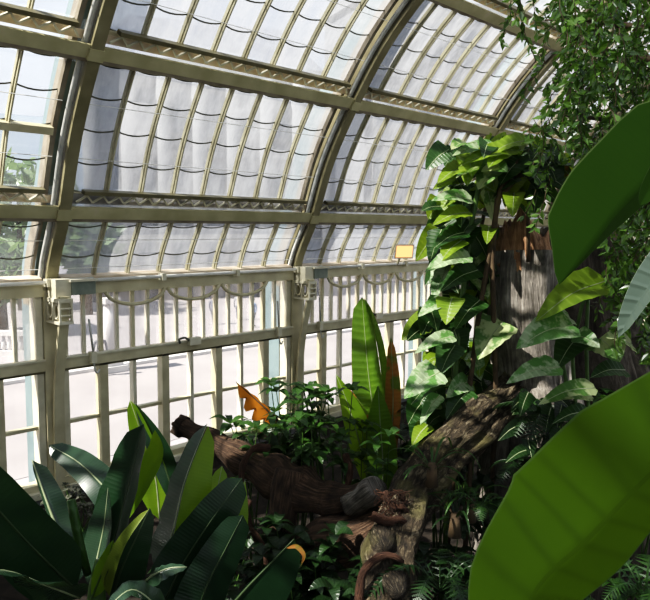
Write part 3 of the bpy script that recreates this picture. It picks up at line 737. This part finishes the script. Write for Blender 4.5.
mb = MB(); mb.tube(wpts([(88, 575, 4.3), (80, 545, 4.3), (74, 515, 4.3), (71, 500, 4.3)]), [.024, .028, .030, .026], 10); mb.build('rolled_leaf', MIDLEAF, t, True)
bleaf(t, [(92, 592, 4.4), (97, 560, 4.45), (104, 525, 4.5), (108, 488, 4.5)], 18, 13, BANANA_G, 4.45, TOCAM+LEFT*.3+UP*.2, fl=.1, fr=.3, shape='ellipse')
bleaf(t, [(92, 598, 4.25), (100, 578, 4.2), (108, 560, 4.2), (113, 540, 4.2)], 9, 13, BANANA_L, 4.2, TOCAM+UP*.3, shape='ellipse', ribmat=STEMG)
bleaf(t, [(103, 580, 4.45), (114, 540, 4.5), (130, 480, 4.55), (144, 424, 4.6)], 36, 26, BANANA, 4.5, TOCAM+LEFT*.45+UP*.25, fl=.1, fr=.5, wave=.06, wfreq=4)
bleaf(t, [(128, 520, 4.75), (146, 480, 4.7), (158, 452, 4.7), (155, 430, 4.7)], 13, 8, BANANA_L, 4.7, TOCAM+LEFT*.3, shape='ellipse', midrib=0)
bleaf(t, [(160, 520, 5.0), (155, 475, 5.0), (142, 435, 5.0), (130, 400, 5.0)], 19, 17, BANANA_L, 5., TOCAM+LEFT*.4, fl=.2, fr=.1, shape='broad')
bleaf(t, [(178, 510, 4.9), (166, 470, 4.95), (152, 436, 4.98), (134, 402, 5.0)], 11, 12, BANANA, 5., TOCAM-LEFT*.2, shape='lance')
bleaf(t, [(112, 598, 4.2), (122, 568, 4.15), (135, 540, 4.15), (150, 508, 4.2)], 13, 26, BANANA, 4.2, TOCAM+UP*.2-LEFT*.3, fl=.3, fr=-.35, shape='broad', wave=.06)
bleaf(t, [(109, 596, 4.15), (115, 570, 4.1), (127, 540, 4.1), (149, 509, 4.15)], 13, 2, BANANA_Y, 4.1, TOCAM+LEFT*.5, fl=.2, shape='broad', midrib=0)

base = ground_pt(180, 4.6)
t = thing('banana_plant', 'banana plant right of the corner one, with a glossy folded leaf reaching the broken log', 'banana plant', tuple(base))
mb = MB(); mb.tube([base, W(176, 640, 4.6), W(170, 590, 4.6), W(160, 560, 4.6)], [.09, .08, .06, .03], 12); mb.build('pseudostem', STEMG, t, True)
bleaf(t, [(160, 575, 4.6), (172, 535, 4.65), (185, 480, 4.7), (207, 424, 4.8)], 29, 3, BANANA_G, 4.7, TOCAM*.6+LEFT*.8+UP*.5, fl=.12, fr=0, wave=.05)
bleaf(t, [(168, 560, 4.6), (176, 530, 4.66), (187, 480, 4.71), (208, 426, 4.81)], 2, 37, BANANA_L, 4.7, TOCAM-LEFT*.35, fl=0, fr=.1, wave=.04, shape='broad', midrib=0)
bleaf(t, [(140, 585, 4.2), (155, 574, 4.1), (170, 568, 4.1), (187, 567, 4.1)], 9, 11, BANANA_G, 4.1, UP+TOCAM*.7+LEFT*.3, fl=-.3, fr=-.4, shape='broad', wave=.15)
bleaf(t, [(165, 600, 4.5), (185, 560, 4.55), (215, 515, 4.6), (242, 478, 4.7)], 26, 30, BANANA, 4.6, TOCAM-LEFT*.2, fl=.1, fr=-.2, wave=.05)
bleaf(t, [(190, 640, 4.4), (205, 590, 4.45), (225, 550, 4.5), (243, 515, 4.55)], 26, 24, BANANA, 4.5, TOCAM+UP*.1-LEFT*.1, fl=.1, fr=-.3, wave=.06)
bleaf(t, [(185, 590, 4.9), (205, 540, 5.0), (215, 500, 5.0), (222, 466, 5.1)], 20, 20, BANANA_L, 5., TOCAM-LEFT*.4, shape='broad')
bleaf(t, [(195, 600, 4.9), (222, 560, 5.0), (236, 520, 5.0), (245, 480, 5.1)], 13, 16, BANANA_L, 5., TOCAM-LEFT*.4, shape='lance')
bleaf(t, [(165, 620, 4.1), (150, 600, 4.0), (130, 590, 3.9), (105, 610, 3.8)], 14, 14, BANANA_G, 4., UP+TOCAM*.6, shape='broad', wave=.15)
base = ground_pt(225, 4.2)
t = thing('banana_plant', 'low banana leaf with a pale midrib edge and browned curled tip at the bottom', 'banana plant', tuple(base))
mb = MB(); mb.tube([base, W(215, 640, 4.2), W(222, 612, 4.2)], [.05, .04, .02], 10); mb.build('pseudostem', STEMG, t, True)
bleaf(t, [(215, 625, 4.2), (245, 590, 4.2), (272, 562, 4.2), (294, 539, 4.2)], 2, 46, BANANA, 4.2, TOCAM-LEFT*.1+UP*.1, fl=0, fr=-.15, shape='broad', midrib=.011)
bleaf(t, [(286, 548, 4.15), (297, 545, 4.15), (305, 555, 4.15), (300, 568, 4.15)], 1, 4, NESTBROWN, 4.15, TOCAM, shape='lance', midrib=0, name='curled_tip')

# upright blades
base = ground_pt(378, 6.6)
t = thing('upright_leafy_plant', 'plant with one tall upright green blade and a browning blade before the window', 'plant', tuple(base))
mb = MB(); mb.tube([base, W(378, 520, 6.6), W(378, 470, 6.6)], [.08, .07, .05], 10); mb.build('crown', STEMG, t, True)
bleaf(t, [(384, 500, 6.6), (376, 430, 6.6), (368, 370, 6.6), (362, 297, 6.6)], 22, 20, NESTLEAF, 6.6, TOCAM+LEFT*.2, fl=.25, fr=.45, n=20, shape=lambda t: (min(1, .45+t*1.1))*max(0, 1-t)**.28, wave=.03, wfreq=6)
bleaf(t, [(390, 470, 6.55), (386, 400, 6.55), (378, 340, 6.55), (364, 298, 6.57)], 4, 7, NESTLEAF, 6.6, TOCAM-LEFT*.5, fl=.3, fr=.3, shape='strap', midrib=0)
bleaf(t, [(386, 490, 6.5), (392, 430, 6.5), (393, 390, 6.5), (391, 337, 6.5)], 15, 14, NESTBROWN, 6.5, TOCAM, fl=.3, fr=.2, shape=lambda t: (min(1, .3+t))*max(0, 1-t)**.5, wave=.08)
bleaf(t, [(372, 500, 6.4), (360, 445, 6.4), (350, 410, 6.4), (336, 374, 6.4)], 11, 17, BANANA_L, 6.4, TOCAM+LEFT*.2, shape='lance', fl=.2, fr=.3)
bleaf(t, [(376, 490, 6.42), (366, 440, 6.4), (354, 408, 6.4), (341, 380, 6.4)], 1, 11, NESTBROWN, 6.4, TOCAM-LEFT*.2, shape='lance', midrib=0)
bleaf(t, [(380, 520, 6.35), (383, 470, 6.35), (380, 420, 6.35), (378, 385, 6.35)], 17, 15, NESTLEAF, 6.4, TOCAM, shape='lance', fl=.3, fr=.3)
base = ground_pt(290, 6.9)
t = thing('withered_leaf', 'torn orange and black withered leaf sticking up left of the middle rib', 'leaf', tuple(base))
mb = MB(); mb.tube([base, W(296, 480, 6.7), W(284, 428, 6.6)], .014, 6); mb.build('stalk', STEMB, t, True)
bleaf(t, [(286, 430, 6.6), (268, 411, 6.6), (252, 396, 6.6), (236, 382, 6.6)], 17, 3, RUST, 6.6, TOCAM, fl=.1, shape='lance', notch=.5, midrib=.012, ribmat=STEMB)

# ------------------------------------------------------------------ pothos vines
def rdir():
    v = V((R(-1, 1), R(-1, 1), R(-1, 1)))
    while v.length > 1 or v.length < .1: v = V((R(-1, 1), R(-1, 1), R(-1, 1)))
    return v.normalized()
def hleaf(t, a, b, w, d, mt, d2=None, sag=.08, N=None, **kw):
    A = W(a[0], a[1], d); B = W(b[0], b[1], d2 or d-.12); m_ = A.lerp(B, .5)+UP*(A-B).length*sag
    kw.setdefault('shape', 'heart'); kw.setdefault('wave', .07)
    w *= 1.35
    return leafpart(t, [A, m_, B], pxm(w, d), pxm(w, d), N or (UP*.75+TOCAM*.8+LEFT*.35), mt, midrib=.005, fl=kw.pop('fl', .25), fr=kw.pop('fr', .25), n=10, nc=3, **kw)
base = ground_pt(470, 6.0)
t = thing('pothos_vine', 'leafy vine climbing the left side of the broken stump up to its crown', 'vine', tuple(base))
for k, l in enumerate(([(470, 470), (468, 400), (478, 320), (490, 250), (500, 190), (520, 160)], [(450, 450), (455, 380), (462, 300), (470, 230), (480, 180), (470, 158)], [(496, 400), (494, 330), (492, 260), (497, 200), (520, 175), (558, 172)])):
    mb = MB(); mb.tube([ground_pt(l[0][0], 5.9)]+[W(x, y, 5.72) for x, y in l], .022, 7); mb.build('stem', STEMB if k != 1 else STEMG, t, True)
manual = [((497, 148), (452, 156), 9, 5.5, POTHOS_P), ((520, 150), (460, 166), 11, 5.45, POTHOS_Y), ((467, 166), (437, 184), 10, 5.5, POTHOS_Y), ((530, 140), (485, 158), 10, 5.5, POTHOS_Y),
 ((472, 200), (431, 201), 9, 5.4, POTHOS_P), ((470, 212), (432, 226), 9, 5.4, POTHOS_Y), ((470, 256), (425, 272), 11, 5.3, POTHOS_P), ((465, 232), (434, 248), 11, 5.4, POTHOS_D),
 ((452, 298), (446, 325), 12, 5.3, POTHOS_Y), ((446, 302), (418, 317), 8, 5.35, POTHOS_P), ((455, 336), (414, 354), 8, 5.3, POTHOS_P), ((440, 372), (404, 399), 15, 5.25, POTHOS_P),
 ((503, 322), (478, 360), 17, 5.45, POTHOS_V), ((440, 395), (420, 425), 7, 5.3, POTHOS_P), ((428, 425), (412, 446), 8, 5.3, POTHOS_Y), ((455, 345), (440, 375), 13, 5.4, POTHOS_D),
 ((540, 150), (524, 178), 15, 5.5, POTHOS_D), ((522, 158), (500, 185), 15, 5.5, POTHOS_D), ((500, 165), (478, 190), 13, 5.5, POTHOS_V), ((545, 160), (560, 190), 12, 5.5, POTHOS_D), ((478, 270), (440, 292), 12, 5.4, POTHOS_D), ((480, 300), (455, 330), 12, 5.4, POTHOS_D), ((462, 240), (440, 262), 10, 5.35, POTHOS_Y), ((470, 390), (446, 420), 11, 5.4, POTHOS_D)]
for a, b, w, d, mt in manual: hleaf(t, a, b, w, d+.25, mt)
# fill leaves: column from crown to ground
n = 0
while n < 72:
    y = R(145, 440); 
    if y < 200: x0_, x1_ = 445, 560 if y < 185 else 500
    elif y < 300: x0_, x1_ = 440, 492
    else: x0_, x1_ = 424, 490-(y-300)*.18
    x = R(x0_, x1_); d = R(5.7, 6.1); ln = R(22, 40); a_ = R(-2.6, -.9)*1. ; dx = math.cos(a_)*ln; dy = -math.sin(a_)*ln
    mt = random.choices([POTHOS_D, POTHOS_V, POTHOS_Y, POTHOS_P], [.74, .08, .13, .05] if y > 215 else [.3, .2, .4, .1])[0]  # paler mix near the crown puts its sunlight into the leaf colours
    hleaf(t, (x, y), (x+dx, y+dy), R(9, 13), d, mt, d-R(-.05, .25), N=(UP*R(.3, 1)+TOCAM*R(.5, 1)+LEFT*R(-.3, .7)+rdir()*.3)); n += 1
base = W(528, 250, 5.75)
t = thing('pothos_vine', 'crown of sunlit leaves spilling over the broken top of the stump', 'vine', tuple(base))
mb = MB(); mb.tube([W(528, 262, 5.8), W(528, 215, 5.8), W(534, 185, 5.85), W(520, 165, 5.85)], .016, 7); mb.tube([W(534, 185, 5.85), W(552, 174, 5.8), W(566, 168, 5.8)], .02, 7); mb.build('stem', STEMB, t, True)
for n in range(62):
    x = R(455, 560); y = R(138, 196) if x < 540 else R(140, 178); d = R(5.6, 6.2); ln = R(18, 34); a_ = R(-3.0, -.3)
    mt = random.choices([POTHOS_D, POTHOS_V, POTHOS_Y, POTHOS_P], [.5, .1, .32, .08])[0]
    hleaf(t, (x, y), (x+math.cos(a_)*ln, y-math.sin(a_)*ln*.8), R(6, 11), d, mt, d-R(-.15, .25), N=(UP*R(.3, 1)+TOCAM*R(.2, 1)+LEFT*R(-.3, .7)+rdir()*.4))
for a, b in (((560, 168), (572, 178)), ((566, 170), (560, 184))): hleaf(t, a, b, 5, 5.75, NESTBROWN)
base = ground_pt(450, 6.1)
t = thing('pothos_vine', 'dark tangled vine leaves low on the left between stump and far window', 'vine', tuple(base))
mb = MB(); mb.tube([base, W(455, 470, 6.1), W(460, 380, 6.15), W(472, 270, 6.2), W(486, 205, 6.2)], .018, 7); mb.build('stem', STEMB, t, True)
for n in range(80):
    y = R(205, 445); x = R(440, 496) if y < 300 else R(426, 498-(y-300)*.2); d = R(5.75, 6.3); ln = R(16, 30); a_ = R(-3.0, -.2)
    mt = random.choices([POTHOS_D, SHADELEAF, POTHOS_V, POTHOS_Y], [.55, .2, .13, .12])[0]
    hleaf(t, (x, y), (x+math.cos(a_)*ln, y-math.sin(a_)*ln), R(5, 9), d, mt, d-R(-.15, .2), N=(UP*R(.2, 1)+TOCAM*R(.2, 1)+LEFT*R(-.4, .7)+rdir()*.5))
base = ground_pt(585, 6.0)
t = thing('pothos_vine', 'marbled broad leaves standing out on the front of the dark trunk', 'vine', tuple(base))
for l in ([(580, 470), (575, 400), (572, 350), (582, 305), (592, 285)], [(590, 470), (588, 400), (586, 340), (588, 300)], [(560, 420), (566, 380), (560, 350)]):
    mb = MB(); mb.tube([ground_pt(l[0][0], 5.7)]+[W(x, y, 5.6) for x, y in l], .016, 7); mb.build('stem', STEMG, t, True)
for a, b, w, d, mt in [((606, 281), (535, 322), 17, 5.1, POTHOS_Y), ((570, 318), (540, 322), 12, 5.15, POTHOS_P), ((573, 325), (516, 349), 17, 5.0, POTHOS_P), ((560, 367), (506, 384), 11, 4.95, POTHOS_P), ((580, 335), (556, 370), 14, 5.15, POTHOS_D),
   ((595, 388), (538, 405), 9, 5., POTHOS_V), ((592, 396), (545, 403), 7, 5.05, POTHOS_V), ((600, 338), (620, 362), 17, 5.2, POTHOS_V), ((575, 335), (600, 348), 9, 5.1, POTHOS_P), ((590, 412), (552, 424), 8, 5.1, POTHOS_D), ((632, 345), (606, 338), 12, 5.2, POTHOS_V), ((625, 370), (590, 378), 10, 5.2, POTHOS_D)]:
    hleaf(t, a, b, w, d, mt, d-.15)

for n in range(16):  # dark leaves added to darken the sunlit bark at the stump foot
    x, y = R(520, 568), R(392, 455); a_ = R(-2.8, -.4); ln = R(18, 30); d = R(5.2, 5.5)
    hleaf(t, (x, y), (x+math.cos(a_)*ln, y-math.sin(a_)*ln), R(6, 9), d, SHADELEAF if n % 2 else POTHOS_D, d-.1, N=UP*R(.2, 1)+TOCAM+rdir()*.4)
# ------------------------------------------------------------------ weeping fig at the top right
def inpoly(x, y, P):
    c = False; j = len(P)-1
    for i in range(len(P)):
        if (P[i][1] > y) != (P[j][1] > y) and x < (P[j][0]-P[i][0])*(y-P[i][1])/(P[j][1]-P[i][1])+P[i][0]: c = not c
        j = i
    return c
base = ground_pt(760, 5.0)
t = thing('weeping_fig', 'weeping fig with dense small glossy leaves filling the top right corner', 'fig tree', tuple(base))
mb = MB(); mb.tube([base, W(745, 400, 5), W(720, 250, 5), W(700, 100, 5), W(690, -60, 5)], [.16, .13, .12, .10, .07], 12, True, .1); mb.build('trunk', BARK_D, t, True)
for l in ([(700, 100), (650, 60), (600, 50), (555, 75)], [(695, 20), (640, -10), (570, -20), (515, -25)], [(705, 160), (660, 130), (610, 120), (560, 115)], [(715, 230), (670, 200), (630, 200)], [(700, 60), (650, 30), (590, 20), (545, 20)]):
    mb = MB(); mb.tube([W(x, y, 4.8) for x, y in l], [.05, .03, .018, .006][:len(l)], 7); mb.build('branch', STEMB, t, True)
FP = [(548, -30), (556, 20), (552, 60), (566, 78), (560, 100), (556, 120), (585, 140), (598, 180), (604, 240), (615, 300), (690, 340), (700, -40)]
mb = MB(); mt_ = MB(); cnt = 0
def figleaf(c, dr, s):
    nrm = (UP*R(-.3, 1)+TOCAM*R(-.2, 1)+rdir()*.9); sd = dr.cross(nrm)
    if sd.length < 1e-3: return
    sd = sd.normalized()*s*.23; nn = sd.cross(dr).normalized()*s*.06
    mb.add([c, c+dr*s*.45+sd+nn, c+dr*s, c+dr*s*.45-sd+nn, c+dr*s*.45], [(0, 4, 1), (1, 4, 2), (0, 3, 4), (3, 2, 4)], [(0, 0), (1, .5), (0, 1), (-1, .5), (0, .5)])
def strand(x, y, d, ln, free=False):
    p = W(x, y, d); dr = (V((R(-.35, .35), R(-.35, .35), -1))).normalized(); pts = [p]; st = .032
    for i in range(int(ln/st)):
        dr = (dr+rdir()*.3+V((0, 0, -.05))).normalized(); p = p+dr*st; pts.append(p)
        for _ in range(2):
            l = (dr*.5+rdir()*.9+V((0, 0, -.35))).normalized(); figleaf(p+rdir()*.01, l, R(.055, .085))
    mt_.tube(pts, .003, 3, False)
while cnt < 400:
    x, y = R(540, 700), R(-45, 320)
    if not inpoly(x, y+10, FP): continue
    dens = min(1, .35+(x-545)/90)
    if R(0, 1) > dens: continue
    strand(x, y, R(3.9, 5.6), R(.22, .5)); cnt += 1
for x, y, ln in ((513, -20, .42), (517, -10, .5), (524, -15, .25), (535, -15, .3), (545, 60, .3), (533, 118, .35), (540, 112, .45), (548, 118, .5), (556, 100, .3), (545, 128, .35), (528, 125, .2), (552, 145, .3), (536, 190, .2), (546, 185, .3)):
    strand(x, y, R(4.4, 4.9), ln)
mb.build('foliage', FICUS, t); mt_.build('twigs', STEMB, t)

# ------------------------------------------------------------------ broad foreground leaves
def fgplant(label, base, leaves):
    t = thing('broad_leaf_plant', label, 'plant', tuple(base)); return t
b = W(760, 900, 1.3); b.z = soil_h(b.x, b.y)-.05
t = thing('broad_leaf_plant', 'very large backlit green leaf filling the lower right corner', 'plant', tuple(b))
mb = MB(); mb.tube(crom([b, W(640, 820, 1.2), W(560, 740, 1.0), W(498, 698, .88)], 16), .006, 8); mb.build('stem', STEMG, t, True)
# blade: midrib from (520,640) up to (700,430); left lobe edge (475,600)-(500,500)-(560,425)-(650,378)
sp = [(496, 700, .88), (532, 597, .86), (590, 538, .84), (650, 476, .82), (770, 360, .82)]
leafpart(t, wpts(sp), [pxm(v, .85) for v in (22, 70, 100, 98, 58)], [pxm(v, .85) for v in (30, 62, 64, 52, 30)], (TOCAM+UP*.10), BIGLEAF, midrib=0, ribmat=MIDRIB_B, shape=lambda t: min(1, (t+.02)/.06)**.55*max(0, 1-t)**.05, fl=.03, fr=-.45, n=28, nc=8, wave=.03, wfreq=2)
b = W(900, 800, 1.6); b.z = soil_h(b.x, b.y)-.05
t = thing('broad_leaf_plant', 'drooping pointed broad green leaf hanging in front of the stump at right', 'plant', tuple(b))
mb = MB(); mb.tube(crom([b, W(870, 420, 1.5), W(850, 150, 1.25), W(800, 70, 1.12), W(730, 95, 1.05)], 24), .006, 8); mb.build('stem', STEMG, t, True)
sp = [(730, 95, 1.05), (665, 165, 1.03), (619, 212, 1.02), (590, 250, 1.01), (559, 285, 1.0)]
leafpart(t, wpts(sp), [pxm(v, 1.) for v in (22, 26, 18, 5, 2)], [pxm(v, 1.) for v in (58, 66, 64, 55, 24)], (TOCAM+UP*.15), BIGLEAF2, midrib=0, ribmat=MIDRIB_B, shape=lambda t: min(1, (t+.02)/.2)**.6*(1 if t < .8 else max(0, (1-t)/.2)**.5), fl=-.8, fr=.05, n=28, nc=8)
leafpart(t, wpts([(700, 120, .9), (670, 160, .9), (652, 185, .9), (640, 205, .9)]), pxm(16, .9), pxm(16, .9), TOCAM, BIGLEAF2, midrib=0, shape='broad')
b = W(880, 900, 1.4); b.z = soil_h(b.x, b.y)-.05
t = thing('broad_leaf_plant', 'pale blue green leaf tip poking in at the right edge', 'plant', tuple(b))
mb = MB(); mb.tube(crom([b, W(850, 500, 1.2), W(810, 270, 1.0), W(770, 205, .92), W(730, 215, .9)], 24), .005, 8); mb.build('stem', STEMG, t, True)
leafpart(t, wpts([(730, 215, .9), (690, 245, .9), (650, 285, .9), (618, 338, .9)]), pxm(14, .9), pxm(26, .9), UP*.5+TOCAM, BIGLEAF3, midrib=0, shape='broad', fl=.1, fr=.15)

# ------------------------------------------------------------------ shrubs and undergrowth
def shrub(px, py, d, name, label, mats, h=.9, r=.35, nl=70, ls=.16, lw=.05, shape='lance', whorl=5, group=None, cat='shrub', lean=V((0, 0, 0))):
    """several stems, whorls of leaflets at nodes; (px,py) = top of plant"""
    top = W(px, py, d); base = V((top.x, top.y, soil_h(top.x, top.y)-.03)); H = max(.3, top.z-base.z); h = min(h, H)
    t = thing(name, label, cat, tuple(base), group); mb = MB(); ms = MB(); nst = max(3, nl//(whorl*3))
    for s_ in range(nst):
        o_ = rdir()*r; tip = top+V((o_.x, o_.y, -abs(o_.z)*h*.9)); b_ = base+V((R(-.1, .1), R(-.1, .1), 0)); mid = b_.lerp(tip, .6)+rdir()*.08
        sp = crom([b_, mid, tip], 12); ms.tube(sp, [.010*(1-.6*i/12) for i in range(13)], 5)
        for k in range(3):
            i = 12-k*2; p = sp[i]; a0 = R(0, 6)
            for w_ in range(whorl):
                a = a0+2*PI*w_/whorl; l = ls*R(.7, 1.15); dr = (V((math.cos(a), math.sin(a), R(-.1, .5)))).normalized()
                q = p+dr*l; q2 = p+dr*l*.5+UP*l*.12
                blade(mb, [p, q2, q-UP*l*.2], lw*R(.8, 1.1), lw, UP+rdir()*.3, shape, .15, .15, n=6, nc=1)
    ms.build('stems', STEMG, t, True); mb.build('foliage', mats, t, True); return t
shrub(258, 418, 6.3, 'leafy_shrub', 'bright green shrub growing behind the dark log left of the middle rib', MIDLEAF, .7, .28, 110, .20, .035)
shrub(300, 388, 6.5, 'leafy_shrub', 'sunlit shrub with narrow leaves at the foot of the middle rib', MIDLEAF, .7, .3, 120, .2, .035)
shrub(330, 378, 6.2, 'leafy_shrub', 'small-leaved shrub just left of the tall upright blade', MIDLEAF, .7, .3, 120, .17, .035)
shrub(315, 425, 5.6, 'leafy_shrub', 'shrub with light leaves hanging in front of the dark log', MIDLEAF, .6, .26, 45, .15, .035)
shrub(360, 430, 5.8, 'leafy_shrub', 'shrub with starry leaves at the foot of the tall upright blade', MIDLEAF, .6, .26, 90, .17, .035)
shrub(400, 415, 6.6, 'leafy_shrub', 'dark shrub between the browning blade and the vine', SHADELEAF, .8, .3, 100, .2, .045)
shrub(290, 440, 6.2, 'leafy_shrub', 'dark broad-leaved shrub behind the hanging root', SHADELEAF, .8, .3, 100, .22, .06)
shrub(330, 545, 5.0, 'leafy_shrub', 'dim shrub under the cut stub', SHADELEAF, .7, .4, 120, .18, .045)
shrub(290, 530, 5.2, 'leafy_shrub', 'dim shrub between hanging root and low banana leaf', SHADELEAF, .7, .35, 120, .18, .045)
shrub(345, 570, 4.7, 'leafy_shrub', 'small shrub with glinting leaves at the bottom left of the slanting log', SHADELEAF, .5, .25, 60, .11, .03)
shrub(215, 540, 5.4, 'leafy_shrub', 'dim shrub behind the second banana plant', SHADELEAF, .7, .4, 120, .2, .05)
shrub(465, 540, 5.1, 'leafy_shrub', 'dim shrub right of the slanting log at the bottom', SHADELEAF, .8, .4, 140, .17, .04)
shrub(545, 440, 5.5, 'leafy_shrub', 'dark shrub added to darken the lit foot of the stump', SHADELEAF, .7, .3, 130, .2, .05)  # added in front of sunlit bark to stand in for leaf shade
shrub(500, 470, 5.6, 'leafy_shrub', 'dark shrub under the stump beside the slanting log', SHADELEAF, .8, .4, 140, .2, .05)
shrub(440, 400, 6.6, 'leafy_shrub', 'dark shrub behind the vine near the far window', SHADELEAF, .8, .35, 120, .22, .06)
shrub(630, 330, 7.2, 'leafy_shrub', 'dark tall shrub right of the dark trunk', SHADELEAF, 1.2, .5, 160, .2, .06)
shrub(650, 400, 6.0, 'leafy_shrub', 'glossy shrub at the right edge above the large leaf', MIDLEAF, .8, .4, 140, .12, .04)
shrub(640, 560, 3.6, 'leafy_shrub', 'small-leaved shrub in the bottom right corner behind the large leaf', MIDLEAF, .6, .3, 150, .08, .022)
shrub(60, 498, 6.4, 'low_groundcover', 'low mottled plant by the sill at the foot of the left rib', PEBBLE, .3, .35, 160, .06, .02, cat='ground cover')
shrub(95, 488, 6.6, 'low_groundcover', 'low pale mottled plant on the soil between left rib and dark banana leaf', PEBBLE, .3, .35, 160, .06, .02, cat='ground cover')
shrub(700, 260, 9.5, 'leafy_shrub', 'tall dark tree crown filling the gap at the right edge', SHADELEAF, 2.4, 1.3, 420, .3, .1)
shrub(560, 330, 9., 'leafy_shrub', 'tall dark shrub behind the stump', SHADELEAF, 2., .8, 300, .3, .1)
shrub(620, 240, 8.6, 'leafy_shrub', 'tall dark shrub behind the dark trunk', SHADELEAF, 2.6, .9, 380, .26, .09)
shrub(470, 330, 8.5, 'leafy_shrub', 'tall dark shrub behind the climbing vine', SHADELEAF, 1.8, .5, 220, .24, .08)

def fern(px, py, d, label, nf=9, ln=.5, mt=MIDLEAF, up_=.7, name='fern'):
    c = W(px, py, d); base = V((c.x, c.y, min(c.z, soil_h(c.x, c.y)+3)))
    t = thing(name, label, 'fern', tuple(base))
    for k in range(nf):
        a = 2*PI*k/nf+R(-.3, .3); o_ = V((math.cos(a), math.sin(a), 0)); l = ln*R(.75, 1.1)
        sp = crom([c, c+o_*l*.4+UP*l*up_*.6, c+o_*l*.8+UP*l*up_*.55, c+o_*l*1.05+UP*l*up_*.2], 16)
        mb = MB(); mb.tube(sp, [.006*(1-.7*i/16) for i in range(17)], 4)
        for i in range(2, 17):
            T = (sp[min(i+1, 16)]-sp[i-1]).normalized(); s_ = T.cross(UP).normalized(); w = l*.24*math.sin(PI*min(.98, i/17))**.6
            for sg in (-1, 1):
                e = sp[i]+s_*sg*w+T*w*.35-UP*w*.15; h_ = T*w*.16
                mb.add([sp[i]-h_, sp[i]+h_, e], [(0, 1, 2)], [(0, 0), (0, .2), (.5, 1)])
        mb.build('frond', mt, t)
    return t
def strapplant(px, py, d, label, nf=12, ln=.45, mt=MIDLEAF, w=.014):
    c = W(px, py, d); t = thing('strap_leaf_plant', label, 'plant', tuple(c))
    for k in range(nf):
        a = 2*PI*k/nf+R(-.3, .3); o_ = V((math.cos(a), math.sin(a), 0)); l = ln*R(.7, 1.1); u_ = R(.3, .9)
        leafpart(t, [c, c+o_*l*.4+UP*l*u_*.6, c+o_*l*.8+UP*l*u_*.6, c+o_*l*1.05+UP*l*u_*.2], w, w, UP, mt, midrib=0, shape='strap', fl=.3, fr=.3, n=10, nc=1)
    mb = MB(); mb.tube([c-UP*.12, c+UP*.05], [.05, .03], 8); mb.build('crown', STEMB, t, True)
strapplant(432, 470, 5.0, 'strap-leaved tuft perched on the slanting log', 9, .34)
strapplant(470, 505, 5.0, 'strap-leaved tuft with arching blades right of the slanting log', 8, .34)
strapplant(455, 520, 4.9, 'thin-leaved tuft hanging low beside the slanting log', 10, .3, SHADELEAF)
fern(480, 510, 4.9, 'bright fern clump right of the slanting log', 5, .26, MIDLEAF)
fern(528, 478, 5.4, 'dark fern under the marbled leaves', 6, .35, SHADELEAF)
fern(645, 600, 3.4, 'fern in the bottom right corner', 9, .3, MIDLEAF)
fern(548, 432, 5.45, 'dark fern in front of the lower stump, under the marbled leaves', 9, .45, SHADELEAF)
fern(575, 455, 5.4, 'dark fern between the dark trunk and the large leaf', 9, .45, SHADELEAF)
fern(440, 590, 4.6, 'dark fern at the bottom beside the lower log end', 9, .45, SHADELEAF)

# ------------------------------------------------------------------ light
sd = bpy.data.lights.new('sun', 'SUN'); sd.energy = 9.5; sd.angle = .009; sd.color = (1, .955, .87)
so = bpy.data.objects.new('sun', sd); COL.objects.link(so)
sdir = (LEFT*.74+UP*.92-fw*.42).normalized()
so.rotation_euler = sdir.to_track_quat('Z', 'Y').to_euler()
w = bpy.data.worlds.new('sky'); S.world = w; w.use_nodes = True; nt = w.node_tree; nt.nodes.clear()
out = nt.nodes.new('ShaderNodeOutputWorld'); bg = nt.nodes.new('ShaderNodeBackground'); tc = nt.nodes.new('ShaderNodeTexCoord'); sx = nt.nodes.new('ShaderNodeSeparateXYZ')
r_ = nt.nodes.new('ShaderNodeValToRGB'); nt.links.new(tc.outputs['Generated'], sx.inputs[0]); nt.links.new(sx.outputs[2], r_.inputs[0])
e = r_.color_ramp.elements; e[0].position = 0; e[0].color = (.95, .97, 1, 1); e[1].position = .6; e[1].color = (.76, .85, 1, 1)
nt.links.new(r_.outputs[0], bg.inputs[0]); bg.inputs[1].default_value = .92; nt.links.new(bg.outputs[0], out.inputs[0])
S.view_settings.view_transform = 'Standard'; S.view_settings.look = 'None'; S.view_settings.exposure = 0
S.view_settings.use_curve_mapping = True
cm = S.view_settings.curve_mapping; cv = cm.curves[3]
cv.points.new(.04, .022); cv.points.new(.22, .21); cv.points.new(.5, .53); cm.update()

for o in bpy.data.objects:
    if '_o' in o: del o['_o']
